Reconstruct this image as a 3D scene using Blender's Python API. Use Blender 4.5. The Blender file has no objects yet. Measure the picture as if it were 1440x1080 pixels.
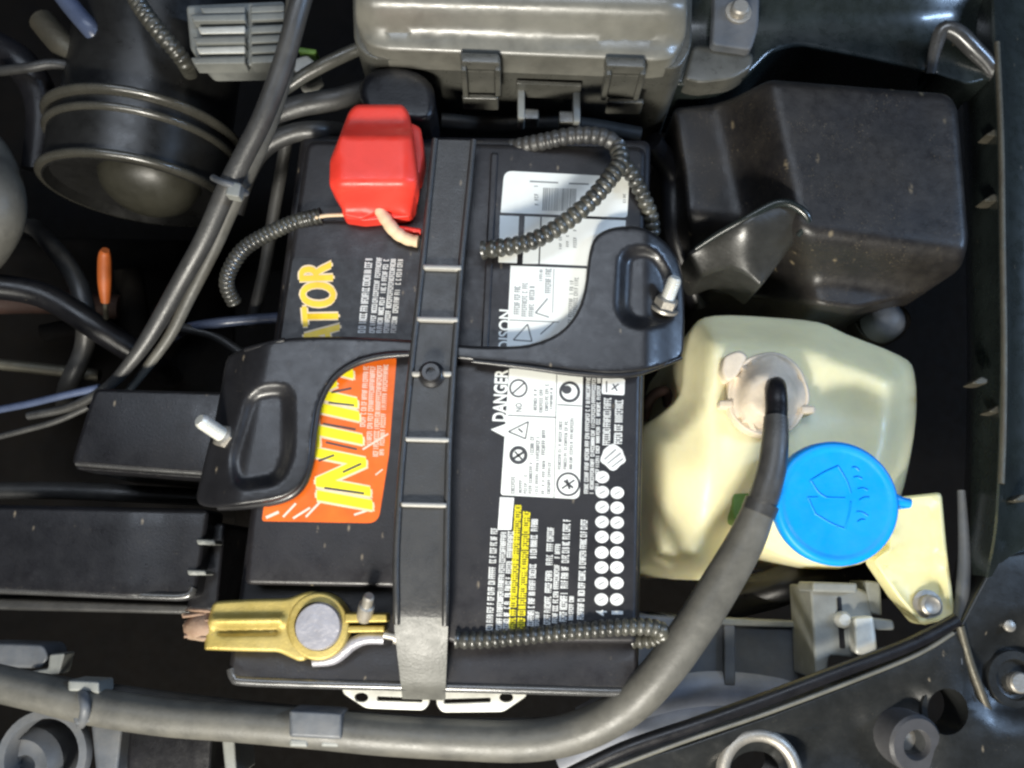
import bpy, bmesh, math, random
import numpy as np
from mathutils import Vector, Matrix
from mathutils.geometry import delaunay_2d_cdt
random.seed(7); np.random.seed(7)
R = math.radians
sc = bpy.context.scene
col = sc.collection
CM = 0.01

# ------------------------------------------------------------------ camera
FPX = 1150.0                      # focal length in photo pixels (1440 wide)
TILT, ROLL, HGT = 13.0, 2.3, 38.0 # degrees, degrees, cm above the battery top
cam_d = bpy.data.cameras.new('camera'); cam = bpy.data.objects.new('camera', cam_d); col.objects.link(cam)
cam_d.sensor_width = 36.0; cam_d.lens = FPX/1440*36.0
cam_d.clip_start = 0.02; cam_d.clip_end = 20
CAMLOC = Vector((0, -HGT*math.tan(R(TILT)), HGT))
CAMROT = Matrix.Rotation(R(TILT), 3, 'X') @ Matrix.Rotation(R(ROLL), 3, 'Z')
cam.matrix_world = Matrix.Translation(CAMLOC*CM) @ CAMROT.to_4x4()
cam_d.dof.use_dof = True; cam_d.dof.focus_distance = 0.40; cam_d.dof.aperture_fstop = 11.0
sc.camera = cam

# ------------------------------------------------------------------ world and lamps (night, work lamp + ceiling tube)
w = bpy.data.worlds.new('World'); sc.world = w; w.use_nodes = True
bg = w.node_tree.nodes['Background']
bg.inputs[0].default_value = (0.55, 0.6, 0.75, 1); bg.inputs[1].default_value = 0.02
def area(name, loc, target, size, size_y, power, color):
    d = bpy.data.lights.new(name, 'AREA'); d.shape = 'RECTANGLE'; d.size = size*CM; d.size_y = size_y*CM
    d.energy = power; d.color = color
    o = bpy.data.objects.new(name, d); col.objects.link(o)
    o.location = Vector(loc)*CM
    o.rotation_euler = (Vector(target)-Vector(loc)).to_track_quat('-Z', 'Y').to_euler()
    return o
area('work_lamp', (-9, -50, 34), (2, 0, -3), 9, 6, 5.0, (1.0, 0.95, 0.84))      # hand lamp beside the camera
area('garage_tube', (-22, -112, 64), (0, 0, -3), 70, 22, 11.0, (1.0, 0.97, 0.88))  # lamp of the garage in front of the car
area('ceiling_panel', (-20, 55, 170), (0, 0, -3), 130, 50, 13.0, (0.78, 0.87, 1.0))   # garage ceiling light over the open bonnet
area('side_tube', (130, 30, 90), (10, 5, -3), 8, 60, 12.0, (0.45, 0.66, 1.0))        # cool lamp to the right
sc.view_settings.view_transform = 'Standard'; sc.view_settings.look = 'None'
sc.view_settings.exposure = 0.0; sc.view_settings.gamma = 1.0; sc.view_settings.use_curve_mapping = False
sc.render.engine = 'CYCLES'
sc.cycles.filter_width = 2.5

# ------------------------------------------------------------------ helpers
def P(px, py, z):
    """Photo pixel on the horizontal plane at height z (cm) -> point in cm."""
    d = CAMROT @ Vector((px-720.0, 540.0-py, -FPX))
    t = (z-CAMLOC.z)/d.z
    return CAMLOC + d*t
WO = {}
def wo(o): return WO[o.name] if o is not None else Vector((0, 0, 0))
def thing(name, label, cat, base, group=None):
    o = bpy.data.objects.new(name, None); col.objects.link(o)
    o.empty_display_size = 0.01
    o.location = base*CM; WO[o.name] = base.copy()
    o['label'] = label; o['category'] = cat
    if group: o['group'] = group
    return o
def tag(o, label, cat, group=None):
    o['label'] = label; o['category'] = cat
    if group: o['group'] = group
    return o
def mk(name, V, F, mat, parent=None, ang=38, kind=None):
    V = [Vector(v) for v in V]
    lo = Vector((min(v.x for v in V), min(v.y for v in V), min(v.z for v in V)))
    hi = Vector((max(v.x for v in V), max(v.y for v in V), max(v.z for v in V)))
    c = (lo+hi)/2; 
    me = bpy.data.meshes.new(name)
    me.from_pydata([tuple((v-c)*CM) for v in V], [], F)
    me.validate()
    me.shade_smooth()
    if ang < 180: me.set_sharp_from_angle(angle=R(ang))
    me.materials.append(mat)
    o = bpy.data.objects.new(name, me); col.objects.link(o)
    WO[o.name] = c
    if parent is not None:
        o.parent = parent; o.location = (c-wo(parent))*CM
    else:
        o.location = c*CM
    if kind: o['kind'] = kind
    return o
def fillet(pts, r, n=5):
    """round the corners of a closed outline; r scalar or list"""
    out = []; N = len(pts)
    for i in range(N):
        p0 = np.array(pts[i-1][:2], float); p1 = np.array(pts[i][:2], float); p2 = np.array(pts[(i+1) % N][:2], float)
        rr = r[i] if isinstance(r, (list, tuple)) else r
        a = p0-p1; b = p2-p1; la = np.linalg.norm(a); lb = np.linalg.norm(b)
        k = min(rr, la*.48, lb*.48)
        if k < .5: out.append(tuple(p1)); continue
        s = p1+a/la*k; e = p1+b/lb*k
        for j in range(n+1):
            t = j/n
            q = (1-t)**2*s+2*t*(1-t)*p1+t*t*e
            out.append(tuple(q))
    return out
def crom(pts, n=8, closed=False):
    pts = [np.array(p, float) for p in pts]; out = []; N = len(pts)
    rng = range(N) if closed else range(N-1)
    for i in rng:
        if closed: p0, p1, p2, p3 = pts[i-1], pts[i], pts[(i+1) % N], pts[(i+2) % N]
        else: p0, p1, p2, p3 = pts[max(i-1, 0)], pts[i], pts[i+1], pts[min(i+2, N-1)]
        for j in range(n):
            t = j/n
            out.append(.5*((2*p1)+(-p0+p2)*t+(2*p0-5*p1+4*p2-p3)*t*t+(-p0+3*p1-3*p2+p3)*t**3))
    if not closed: out.append(pts[-1])
    return [tuple(o) for o in out]
def resample(pts, step):
    out = []; N = len(pts)
    for i in range(N):
        a = np.array(pts[i][:2]); b = np.array(pts[(i+1) % N][:2]); L = np.linalg.norm(b-a)
        m = max(1, int(round(L/step)))
        for j in range(m): out.append(tuple(a+(b-a)*j/m))
    return out
def sdist(Q, poly):
    """signed distance of points Q to a closed polygon, positive inside"""
    Q = np.asarray(Q, float); A = np.asarray(poly, float); B = np.roll(A, -1, 0)
    d = np.full(len(Q), 1e9); ins = np.zeros(len(Q), bool)
    for a, b in zip(A, B):
        ab = b-a; L = ab @ ab
        if L < 1e-9: continue
        t = np.clip(((Q-a) @ ab)/L, 0, 1)
        d = np.minimum(d, np.hypot(*(Q-(a+t[:, None]*ab)).T))
        c = (a[1] > Q[:, 1]) != (b[1] > Q[:, 1])
        with np.errstate(divide='ignore', invalid='ignore'):
            x = (b[0]-a[0])*(Q[:, 1]-a[1])/(b[1]-a[1] if b[1] != a[1] else 1e-9)+a[0]
        ins ^= c & (Q[:, 0] < x)
    return np.where(ins, d, -d)
def sstep(a, b, x):
    t = np.clip((x-a)/(b-a), 0, 1); return t*t*(3-2*t)
def relief(name, outline, z, depth, mat, parent=None, rnd=6, zfun=None, grid=0, holes=(), step=8, ang=38, flare=0.0, kind=None, extra=None):
    """A moulded solid: outline in photo pixels lying at height z(x,y), rounded rim of rnd px, sides going down by depth cm."""
    ol = resample(outline, step)
    pts = list(ol); edges = []
    n = len(ol); edges += [(i, (i+1) % n) for i in range(n)]
    hol = []
    for h in holes:
        hh = resample(h, step); b = len(pts); pts += hh
        edges += [(b+i, b+(i+1) % len(hh)) for i in range(len(hh))]; hol.append(hh)
    olA = np.array(ol)
    add = []
    if rnd > 0:
        tang = np.roll(olA, -1, 0)-np.roll(olA, 1, 0); nor = np.stack([-tang[:, 1], tang[:, 0]], 1)
        nor /= np.maximum(np.linalg.norm(nor, axis=1), 1e-6)[:, None]
        if np.median(sdist(olA+nor*.5, ol)) < 0: nor = -nor
        for f in (.12, .38, .7, 1.0):
            q = olA+nor*rnd*f; s = sdist(q, ol)
            add += [tuple(p) for p, k in zip(q, s) if k > rnd*f*.85]
    if grid:
        lo = olA.min(0); hi = olA.max(0)
        gx, gy = np.meshgrid(np.arange(lo[0]+grid*.5, hi[0], grid), np.arange(lo[1]+grid*.5, hi[1], grid))
        q = np.stack([gx.ravel(), gy.ravel()], 1)+np.random.uniform(-.12, .12, (gx.size, 2))*grid
        s = sdist(q, ol); keep = s > max(rnd*1.05, 0)+grid*.35
        for hh in hol: keep &= sdist(q, hh) < -grid*.4
        add += [tuple(p) for p in q[keep]]
    if extra: add += extra
    pts += add
    v2, e2, f2, *_ = delaunay_2d_cdt([Vector(p) for p in pts], edges, [], 0, 1e-3)
    v2 = np.array([(v.x, v.y) for v in v2]); f2 = [list(f) for f in f2]
    cen = np.array([v2[f].mean(0) for f in f2]); ok = sdist(cen, ol) > 0
    for hh in hol: ok &= sdist(cen, hh) < 0
    f2 = [f for f, k in zip(f2, ok) if k]
    d = np.maximum(sdist(v2, ol), 0)
    zz = np.full(len(v2), float(z)) if zfun is None else np.asarray(zfun(v2[:, 0], v2[:, 1], d), float)+z
    if rnd > 0:
        u = np.clip(1-d/rnd, 0, 1); zz = zz-(rnd/29.5)*(1-np.sqrt(np.maximum(1-u*u, 0)))
    V = [P(x, y, k) for (x, y), k in zip(v2, zz)]
    F = []
    for f in f2:
        a, b, c = V[f[0]], V[f[1]], V[f[2]]
        F.append(f if (b-a).cross(c-a).z > 0 else f[::-1])
    # sides: every boundary edge is carried down
    cnt = {}
    for f in F:
        for i in range(3):
            e = (f[i], f[(i+1) % 3]); k = tuple(sorted(e)); cnt.setdefault(k, []).append(e)
    low = {}; C = sum((v for v in V), Vector())/len(V)
    def lowv(i):
        if i not in low:
            v = V[i]; o = Vector((v.x-C.x, v.y-C.y, 0))*flare
            low[i] = len(V); V.append(Vector((v.x+o.x, v.y+o.y, v.z-depth)))
        return low[i]
    for k, es in cnt.items():
        if len(es) == 1 and depth > 0:
            a, b = es[0]; F.append([b, a, lowv(a), lowv(b)])
    used = sorted({i for f in F for i in f}); mp = {o: i for i, o in enumerate(used)}
    return mk(name, [V[i] for i in used], [[mp[i] for i in f] for f in F], mat, parent, ang, kind)
def rect(x0, y0, x1, y1, slope=0.035, lean=-0.06):
    """a rectangle of the place as the tilted camera shows it"""
    cx, cy = (x0+x1)/2, (y0+y1)/2
    f = lambda x, y: (x+(y-cy)*lean, y+(x-cx)*slope)
    return [f(x0, y0), f(x1, y0), f(x1, y1), f(x0, y1)]
def circ(cx, cy, rx, ry=None, n=28):
    ry = rx if ry is None else ry
    return [(cx+rx*math.cos(2*math.pi*i/n), cy+ry*math.sin(2*math.pi*i/n)) for i in range(n)]
def sweep(name, pts, rad, mat, parent=None, seg=14, corr=None, n=8, world=False, flat=None, ang=60, cap=True):
    """tube through (px,py,z) points; rad scalar or list; corr=(pitch_cm, depth_cm) for corrugated conduit"""
    W = [Vector(p) if world else P(*p) for p in pts]
    rl = rad if isinstance(rad, (list, tuple)) else [rad]*len(W)
    Q = crom([tuple(p)+(r,) for p, r in zip(W, rl)], n)
    Q = [(Vector(q[:3]), q[3]) for q in Q]
    if corr:
        st = corr[0]/6; res = []; L = [0]
        for i in range(1, len(Q)): L.append(L[-1]+(Q[i][0]-Q[i-1][0]).length)
        k = 0; s = 0
        while s < L[-1]:
            while L[k+1] < s: k += 1
            t = (s-L[k])/max(L[k+1]-L[k], 1e-6)
            ph = (s/corr[0]) % 1
            g = 1.0 if ph < .55 else 0.0
            g = [1, 1, .93, .55, 0, .55][int(ph*6) % 6]
            res.append((Q[k][0].lerp(Q[k+1][0], t), Q[k][1]*(1-t)+Q[k+1][1]*t-corr[1]*(1-g))); s += st
        Q = res
    V = []; F = []
    T0 = (Q[1][0]-Q[0][0]).normalized(); N = T0.orthogonal().normalized()
    if abs(T0.z) < .95: N = (Vector((0, 0, 1))-T0*T0.z).normalized()
    for i, (p, r) in enumerate(Q):
        T = (Q[min(i+1, len(Q)-1)][0]-Q[max(i-1, 0)][0]).normalized()
        N = (N-T*N.dot(T)).normalized(); B = T.cross(N)
        for j in range(seg):
            a = 2*math.pi*j/seg
            V.append(p+(N*math.cos(a)*(flat or 1)+B*math.sin(a))*r)
    for i in range(len(Q)-1):
        for j in range(seg):
            F.append([i*seg+j, i*seg+(j+1) % seg, (i+1)*seg+(j+1) % seg, (i+1)*seg+j])
    if cap:
        F.append(list(range(seg))[::-1]); F.append([(len(Q)-1)*seg+j for j in range(seg)])
    return mk(name, V, F, mat, parent, ang)
def lathe(name, org, axis, prof, mat, parent=None, seg=32, ang=38, a0=0, hexa=False, cap=True):
    """prof: list of (radius, height along axis) in cm"""
    ax = Vector(axis).normalized(); u = ax.orthogonal().normalized(); v = ax.cross(u)
    if hexa: seg = 6
    V = []; F = []
    for r, h in prof:
        for j in range(seg):
            a = 2*math.pi*j/seg+a0
            V.append(org+ax*h+(u*math.cos(a)+v*math.sin(a))*r)
    for i in range(len(prof)-1):
        for j in range(seg):
            F.append([i*seg+j, i*seg+(j+1) % seg, (i+1)*seg+(j+1) % seg, (i+1)*seg+j])
    if cap: F.append(list(range(seg))[::-1]); F.append([(len(prof)-1)*seg+j for j in range(seg)])
    return mk(name, V, F, mat, parent, ang)
def flatpoly(name, polys, z, mat, parent, zf=None):
    """flat print / stickers: list of pixel polygons on the plane z, one mesh"""
    V = []; F = []
    for p in polys:
        b = len(V); V += [P(x, y, z if zf is None else zf(x, y)) for x, y in p]
        idx = list(range(b, len(V)))
        a, c, d = V[b], V[b+1], V[b+2]
        ar = sum(V[b+i].x*V[b+(i+1) % len(p)].y-V[b+(i+1) % len(p)].x*V[b+i].y for i in range(len(p)))
        F.append(idx if ar > 0 else idx[::-1])
    return mk(name, V, F, mat, parent)
def lettering(name, body, quad, z, mat, parent, bold=0.0, shear=0.0, thick=()):
    """text mapped bilinearly on a pixel quad: start-baseline, end-baseline, end-top, start-top"""
    cu = bpy.data.curves.new(name, 'FONT'); cu.body = body; cu.offset = bold; cu.resolution_u = 4; cu.shear = shear
    ob = bpy.data.objects.new(name, cu); col.objects.link(ob)
    bpy.context.view_layer.update()
    me = bpy.data.meshes.new_from_object(ob.evaluated_get(bpy.context.evaluated_depsgraph_get()))
    bpy.data.objects.remove(ob); bpy.data.curves.remove(cu)
    co = np.array([v.co[:2] for v in me.vertices]); lo = co.min(0); hi = co.max(0)
    q = [np.array(k, float) for k in quad]; V = []
    for c in co:
        s, t = (c-lo)/(hi-lo)
        p = (q[0]*(1-s)+q[1]*s)*(1-t)+(q[3]*(1-s)+q[2]*s)*t
        V.append(P(p[0], p[1], z))
    F = [list(p.vertices) for p in me.polygons]
    V0 = list(V); F0 = list(F)
    for k, (dx, dy) in enumerate(thick):                 # heavier strokes
        sh_ = P(720+dx, 540+dy, z)-P(720, 540, z); sh_.z = .0006*(k+1); b0 = len(V)
        V += [v+sh_ for v in V0]; F += [[i+b0 for i in f] for f in F0]
    F2 = []
    for f in F:
        n = (V[f[1]]-V[f[0]]).cross(V[f[2]]-V[f[0]])
        F2.append(f if n.z > 0 else f[::-1])
    bpy.data.meshes.remove(me)
    return mk(name, V, F2, mat, parent, 180)
def fineprint(cols, pitch=4.2, gap=.28, rng=None):
    """columns of unreadable small print running up the picture: (x0,x1,y_start,y_end, lean, fill)"""
    rng = rng or random
    out = []
    for x0, x1, ya, yb, lean, fill in cols:
        y = ya; w = x1-x0; left = rng.randint(3, 8)
        while y > yb+pitch*.6:
            if left == 0 and rng.random() < .85:
                y -= pitch*.7; left = rng.randint(2, 9); continue
            left -= 1
            h = pitch*(1-gap); off = (ya-y)*lean
            f = lambda u0, u1, v0, v1: [(x0+w*u0+off, y-h*v0), (x0+w*u1+off, y-h*v0), (x0+w*u1+off, y-h*v1), (x0+w*u0+off, y-h*v1)]
            kind = rng.random()
            if rng.random() < fill:
                out.append(f(.03, .97, 0, .42))                     # stem
                if kind < .4: out.append(f(.03, .22, .42, 1)); out.append(f(.42, .6, .42, .9))
                elif kind < .7: out.append(f(.8, .97, .42, 1)); out.append(f(.03, .22, .42, 1))
                elif kind < .9: out.append(f(.06, .94, .62, 1))
            y -= pitch
    return out
def ringpoly(cx, cy, r0, r1, n=20):
    out = []
    for i in range(n):
        a, b = 2*math.pi*i/n, 2*math.pi*(i+1)/n
        out.append([(cx+r1*math.cos(a), cy+r1*math.sin(a)), (cx+r1*math.cos(b), cy+r1*math.sin(b)),
                    (cx+r0*math.cos(b), cy+r0*math.sin(b)), (cx+r0*math.cos(a), cy+r0*math.sin(a))])
    return out
def bar(ax, ay, bx, by, w):
    d = np.array([bx-ax, by-ay], float); n = np.array([-d[1], d[0]])/np.linalg.norm(d)*w/2
    return [(ax+n[0], ay+n[1]), (bx+n[0], by+n[1]), (bx-n[0], by-n[1]), (ax-n[0], ay-n[1])]

# ------------------------------------------------------------------ materials
def material(name, c, rough=.5, metal=0.0, dust=0.0, dustc=(.30, .25, .18), bump=.15, bscale=900, var=.25, sss=0.0, spec=.5, film=0.0, smear=0.0, coat=0.0, dscale=230):
    m = bpy.data.materials.new(name); m.use_nodes = True; nt = m.node_tree; N = nt.nodes; L = nt.links
    b = N['Principled BSDF']; tc = N.new('ShaderNodeTexCoord')
    def noise(scale, detail=4, ro=.6):
        n = N.new('ShaderNodeTexNoise'); n.inputs['Scale'].default_value = scale; n.inputs['Detail'].default_value = detail
        n.inputs['Roughness'].default_value = ro; L.new(tc.outputs['Object'], n.inputs['Vector']); return n.outputs[0]
    def rampv(src, a, bb, v0=0, v1=1):
        r = N.new('ShaderNodeMapRange'); r.inputs[1].default_value = a; r.inputs[2].default_value = bb
        r.inputs[3].default_value = v0; r.inputs[4].default_value = v1; L.new(src, r.inputs[0]); return r.outputs[0]
    def mult(a, bb):
        k = N.new('ShaderNodeMath'); k.operation = 'MULTIPLY'; L.new(a, k.inputs[0])
        if isinstance(bb, float): k.inputs[1].default_value = bb
        else: L.new(bb, k.inputs[1])
        return k.outputs[0]
    def mix(f, a, bb):
        x = N.new('ShaderNodeMix'); x.data_type = 'RGBA'; L.new(f, x.inputs[0])
        for s, i in ((a, 6), (bb, 7)):
            if isinstance(s, tuple): x.inputs[i].default_value = s+(1,)
            else: L.new(s, x.inputs[i])
        return x.outputs[2]
    c0 = tuple(max(0, k*(1-var)) for k in c); c1 = tuple(min(1, k*(1+var)) for k in c)
    base = mix(rampv(noise(55, 5), .3, .7), c0, c1)
    rsrc = rampv(noise(140, 6, .7), .25, .75, max(.03, rough-.10), min(1, rough+.13))
    if film > 0:                                    # thin even grime
        base = mix(mult(rampv(noise(35, 6, .7), .4, .75), film), base, dustc)
    if dust > 0:                                    # grains and flakes of dirt
        v = N.new('ShaderNodeTexVoronoi'); v.inputs['Scale'].default_value = dscale; v.inputs['Randomness'].default_value = 1
        mp = N.new('ShaderNodeMapping'); mp.inputs['Scale'].default_value = (1, .42, 1); mp.inputs['Rotation'].default_value = (0, 0, -.9)
        L.new(tc.outputs['Object'], mp.inputs[0]); L.new(mp.outputs[0], v.inputs['Vector'])
        sep = N.new('ShaderNodeSeparateColor'); L.new(v.outputs['Color'], sep.inputs[0])
        on = rampv(sep.outputs[0], 1-dust*.45, 1-dust*.45+.02); near = rampv(v.outputs['Distance'], .20, .05)
        fleck = mult(mult(on, near), rampv(noise(420, 3), .42, .5))
        base = mix(mult(fleck, .6), base, dustc)
        fine = mult(rampv(noise(1300, 3, .6), .62, .74), rampv(noise(60, 4), .45, .7, 0, dust))
        base = mix(fine, base, dustc)
    L.new(base, b.inputs['Base Color'])
    if smear > 0:
        s2 = N.new('ShaderNodeMath'); s2.operation = 'ADD'; L.new(rsrc, s2.inputs[0]); L.new(rampv(noise(25, 5, .7), .4, .7, 0, smear), s2.inputs[1]); rsrc = s2.outputs[0]
    L.new(rsrc, b.inputs['Roughness'])
    b.inputs['Metallic'].default_value = metal; b.inputs['Specular IOR Level'].default_value = spec
    if coat: b.inputs['Coat Weight'].default_value = coat; b.inputs['Coat Roughness'].default_value = .12
    if sss > 0:
        b.inputs['Subsurface Weight'].default_value = sss; b.inputs['Subsurface Radius'].default_value = (1, .85, .45); b.inputs['Subsurface Scale'].default_value = .02
    if bump > 0:
        bp = N.new('ShaderNodeBump'); bp.inputs['Strength'].default_value = bump; bp.inputs['Distance'].default_value = .0006
        L.new(noise(bscale, 4, .6), bp.inputs['Height']); L.new(bp.outputs[0], b.inputs['Normal'])
    return m
M = {}
M['case']    = material('battery_case_plastic', (.015, .014, .016), .36, dust=.45, smear=.15)
M['black']   = material('black_plastic', (.010, .010, .012), .33, dust=.25)
M['strap']   = material('strap_plastic', (.024, .024, .024), .44, dust=.3, bump=.3, spec=.8)
M['steel_b'] = material('black_coated_steel', (.014, .014, .016), .36, dust=.35, bump=.08, coat=.15)
M['ridgehl']   = material('ridge_highlight_plastic', (.42, .41, .38), .4, film=.4, dustc=(.2, .19, .17))  # highlights of the strap's cross ridges, painted as a pale base colour
M['airbox']  = material('airbox_plastic', (.013, .012, .0125), .40, dust=1.0, dustc=(.30, .24, .15), film=.05, dscale=120)
M['fuse']    = material('fuse_box_plastic', (.075, .075, .066), .30, spec=.9, dust=.1, film=.15, dustc=(.25, .24, .2))
M['rubber']  = material('black_rubber', (.036, .036, .036), .42, spec=.8, dust=.1, film=.3, dustc=(.12, .115, .10), bump=.25)
M['hose']    = material('dusty_rubber_hose', (.085, .083, .074), .46, film=.5, dustc=(.19, .18, .15), bump=.2, bscale=500)
M['loom']    = material('split_loom_plastic', (.035, .035, .032), .30, film=.5, dustc=(.15, .145, .11), spec=.8)
M['green']   = material('dark_green_paint', (.016, .021, .020), .28, dust=.12, coat=.5, bump=.04)
M['support'] = material('black_painted_steel', (.016, .017, .017), .33, dust=.3, bump=.08)
M['grey']    = material('grey_plastic', (.22, .23, .22), .5, film=.3, dustc=(.2, .18, .14))
M['greyd']   = material('dark_grey_plastic', (.09, .10, .115), .5, film=.2)
M['palegrey'] = material('pale_grey_steel', (.22, .24, .29), .45, film=.2)
M['zinc']    = material('zinc_steel', (.66, .66, .62), .42, metal=.35, film=.3, dustc=(.3, .27, .2))
M['lead']    = material('scuffed_lead', (.36, .355, .39), .45, metal=.5, bump=.8, bscale=260, var=.2)
M['brass']   = material('brass', (.42, .32, .085), .48, metal=.45, film=.5, dustc=(.40, .34, .18), bump=.4)
M['copper']  = material('corroded_copper', (.24, .14, .09), .7, metal=.2, film=.8, dustc=(.42, .36, .27), bump=.8, bscale=400)
M['bolt']    = material('dull_bolt', (.42, .40, .36), .45, metal=.7, film=.4, dustc=(.2, .15, .1), bump=.3)
M['white_stud'] = material('plated_stud', (.66, .66, .61), .4, metal=.25, bump=.1)
M['tank']    = material('aged_polyethylene', (.88, .81, .50), .40, sss=.5, film=.14, dustc=(.66, .60, .32), bump=.1, bscale=300, var=.06)
M['tank_br'] = material('aged_polyethylene_bracket', (.78, .72, .38), .42, sss=.25, film=.2, dustc=(.6, .52, .3), bump=.1, var=.1)
M['grommet'] = material('pinkish_rubber_grommet', (.70, .60, .47), .5, sss=.1, film=.35, dustc=(.5, .42, .32), bump=.3, bscale=350)
M['blue']    = material('blue_cap_plastic', (.0, .30, .86), .42, bump=.15, bscale=400, var=.08, spec=.35, film=.12, dustc=(.08, .28, .5))
M['red']     = material('red_terminal_rubber', (.78, .045, .028), .40, bump=.1, var=.08, film=.05)
M['cream']   = material('taped_wire', (.72, .55, .36), .6, film=.4, dustc=(.5, .38, .25), bump=.3)
M['white']   = material('label_white', (.86, .88, .84), .6, bump=0, var=.04, film=.12, dustc=(.62, .58, .5))
M['ink']     = material('label_ink', (.05, .05, .055), .5, bump=0)
M['inkg']    = material('label_grey_ink', (.16, .17, .17), .5, bump=0)
M['print']   = material('white_print', (.80, .81, .79), .5, bump=0, var=.2)
M['yellow']  = material('yellow_print', (.86, .74, .01), .5, bump=0, var=.08)
M['amber']   = material('amber_print', (.86, .58, .03), .45, bump=0, var=.2)
M['creamp']  = material('cream_print', (.78, .62, .40), .5, bump=0, var=.15)
M['orange']  = material('orange_sticker', (.74, .13, .006), .45, bump=0, var=.22)
M['pink']    = material('pale_print', (.80, .62, .52), .5, bump=0, var=.15)
M['gloss']   = material('black_label_film', (.012, .012, .013), .42, bump=0, dust=.15)
M['dip']     = material('orange_plastic', (.34, .08, .015), .5)
M['brown']   = material('rusty_brown', (.03, .012, .008), .7, film=.4, dustc=(.07, .035, .02), bump=.6)
M['alu']     = material('dirty_aluminium', (.10, .095, .075), .5, metal=.5, film=.5, dustc=(.08, .06, .04), bump=.5, bscale=300)
M['bluewire'] = material('blue_grey_tube', (.07, .09, .15), .3)
M['greenf']  = material('green_coolant_plastic', (.16, .30, .06), .5)
M['pipe']    = material('intake_rubber', (.014, .014, .014), .32, film=.1, dustc=(.05, .05, .04), bump=.06)
M['domem']   = material('dull_cast_cap', (.035, .034, .026), .4, film=.4, dustc=(.03, .028, .02))
M['beadm']   = material('pale_lip', (.16, .155, .13), .28, spec=.9, film=.3, dustc=(.06, .055, .04), bump=.05)  # light grey for the lip of the seal
M['gbead']   = material('highlight_black_edge', (.05, .05, .05), .24, spec=1.0, bump=.04)  # base lighter than the black parts, to brighten highlights along edges
M['sleevem'] = material('dark_sleeve_steel', (.07, .07, .075), .35, film=.4, dustc=(.03, .03, .03))
M['lidm']    = material('lid_sheen_plastic', (.15, .148, .13), .34, spec=.9, film=.3, dustc=(.22, .21, .17), bump=.08)  # base lifted above the box plastic, standing in for the lid's sheen
M['strapend'] = material('lit_strap_end', (.085, .085, .076), .5, spec=.9, film=.5, dustc=(.13, .13, .115), bump=.5, bscale=700)  # strap plastic made lighter, the light on the fold put into its colour
M['bossm']   = material('boss_plastic', (.03, .03, .028), .34, spec=.8, dust=.3)
M['ringm']   = material('pipe_ring_rubber', (.05, .048, .04), .24, spec=1.0, bump=.05)  # base lighter than the pipe, to strengthen the ring highlights
M['rust2']   = material('orange_brown_rubber', (.16, .07, .03), .5)
M['floor']   = material('shaded_grimy_metal', (.0035, .003, .0028), .85, film=.3, dustc=(.010, .007, .004), spec=.15)  # base near black, deep shade of the bay put into the colour

# ================================================================== setting
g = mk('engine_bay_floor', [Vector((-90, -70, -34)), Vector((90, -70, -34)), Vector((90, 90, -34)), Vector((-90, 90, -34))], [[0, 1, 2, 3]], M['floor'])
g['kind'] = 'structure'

# inner wing on the right: a lofted sheet of painted steel with a spot-welded bead
def loft_sheet(name, cols, mat, parent=None, nsub=6):
    """cols: list of columns, each a list of (px,py,z)"""
    C = [crom(c, nsub) for c in cols]; n = min(len(c) for c in C)
    V = []; F = []
    for c in C: V += [P(*c[i]) for i in range(n)]
    for i in range(len(C)-1):
        for j in range(n-1):
            f = [i*n+j, i*n+j+1, (i+1)*n+j+1, (i+1)*n+j]
            a = (V[f[1]]-V[f[0]]).cross(V[f[2]]-V[f[0]])
            F.append(f if a.z > 0 else f[::-1])
    return mk(name, V, F, mat, parent, 60)
ys = [-60, 60, 200, 350, 480, 600, 680, 740, 790, 835]
def colm(xs, z): return [(x, y, z-(0, 0, 0, 0, 0, 0, 0, 0, .5, 2.6)[i]) for i, (x, y) in enumerate(zip(xs, ys))]   # the foot of the wing dips behind the radiator support
fx = [1398, 1402, 1408, 1410, 1412, 1411, 1408, 1404, 1396, 1386]
wing = thing('inner_wing', 'dark green painted inner wing with a raised weld bead along the right side', 'car panel', P(1420, 500, -8))
loft_sheet('side_sheet', [colm([x-52 for x in fx], -20), colm([x-46 for x in fx], -6), colm([x-40 for x in fx], -4.2), colm([x-26 for x in fx], -3.2), colm([x-12 for x in fx], -2.2),
                          colm([x-6 for x in fx], -1.7), colm([x-2 for x in fx], -1.55), colm([x+3 for x in fx], -1.7), colm([x+9 for x in fx], -2.4), colm([x+40 for x in fx], -3.0), colm([x+160 for x in fx], -3.5)], M['green'], wing)
sweep('weld_bead', [(x, y, -1.55) for x, y in zip(fx, ys)][1:7], .16, M['alu'], wing, 8)
for (x, y, a) in ((1398, 186, .3), (1395, 278, .3), (1378, 535, .1), (1402, 575, .2), (1436, 700, 0)):
    relief('trim_clip', fillet([(x-13, y+4), (x+2, y-6), (x+12, y-2), (x+10, y+5), (x-2, y+6)], 3, 2), -1.9, .8, M['alu'], wing, rnd=2)

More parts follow.
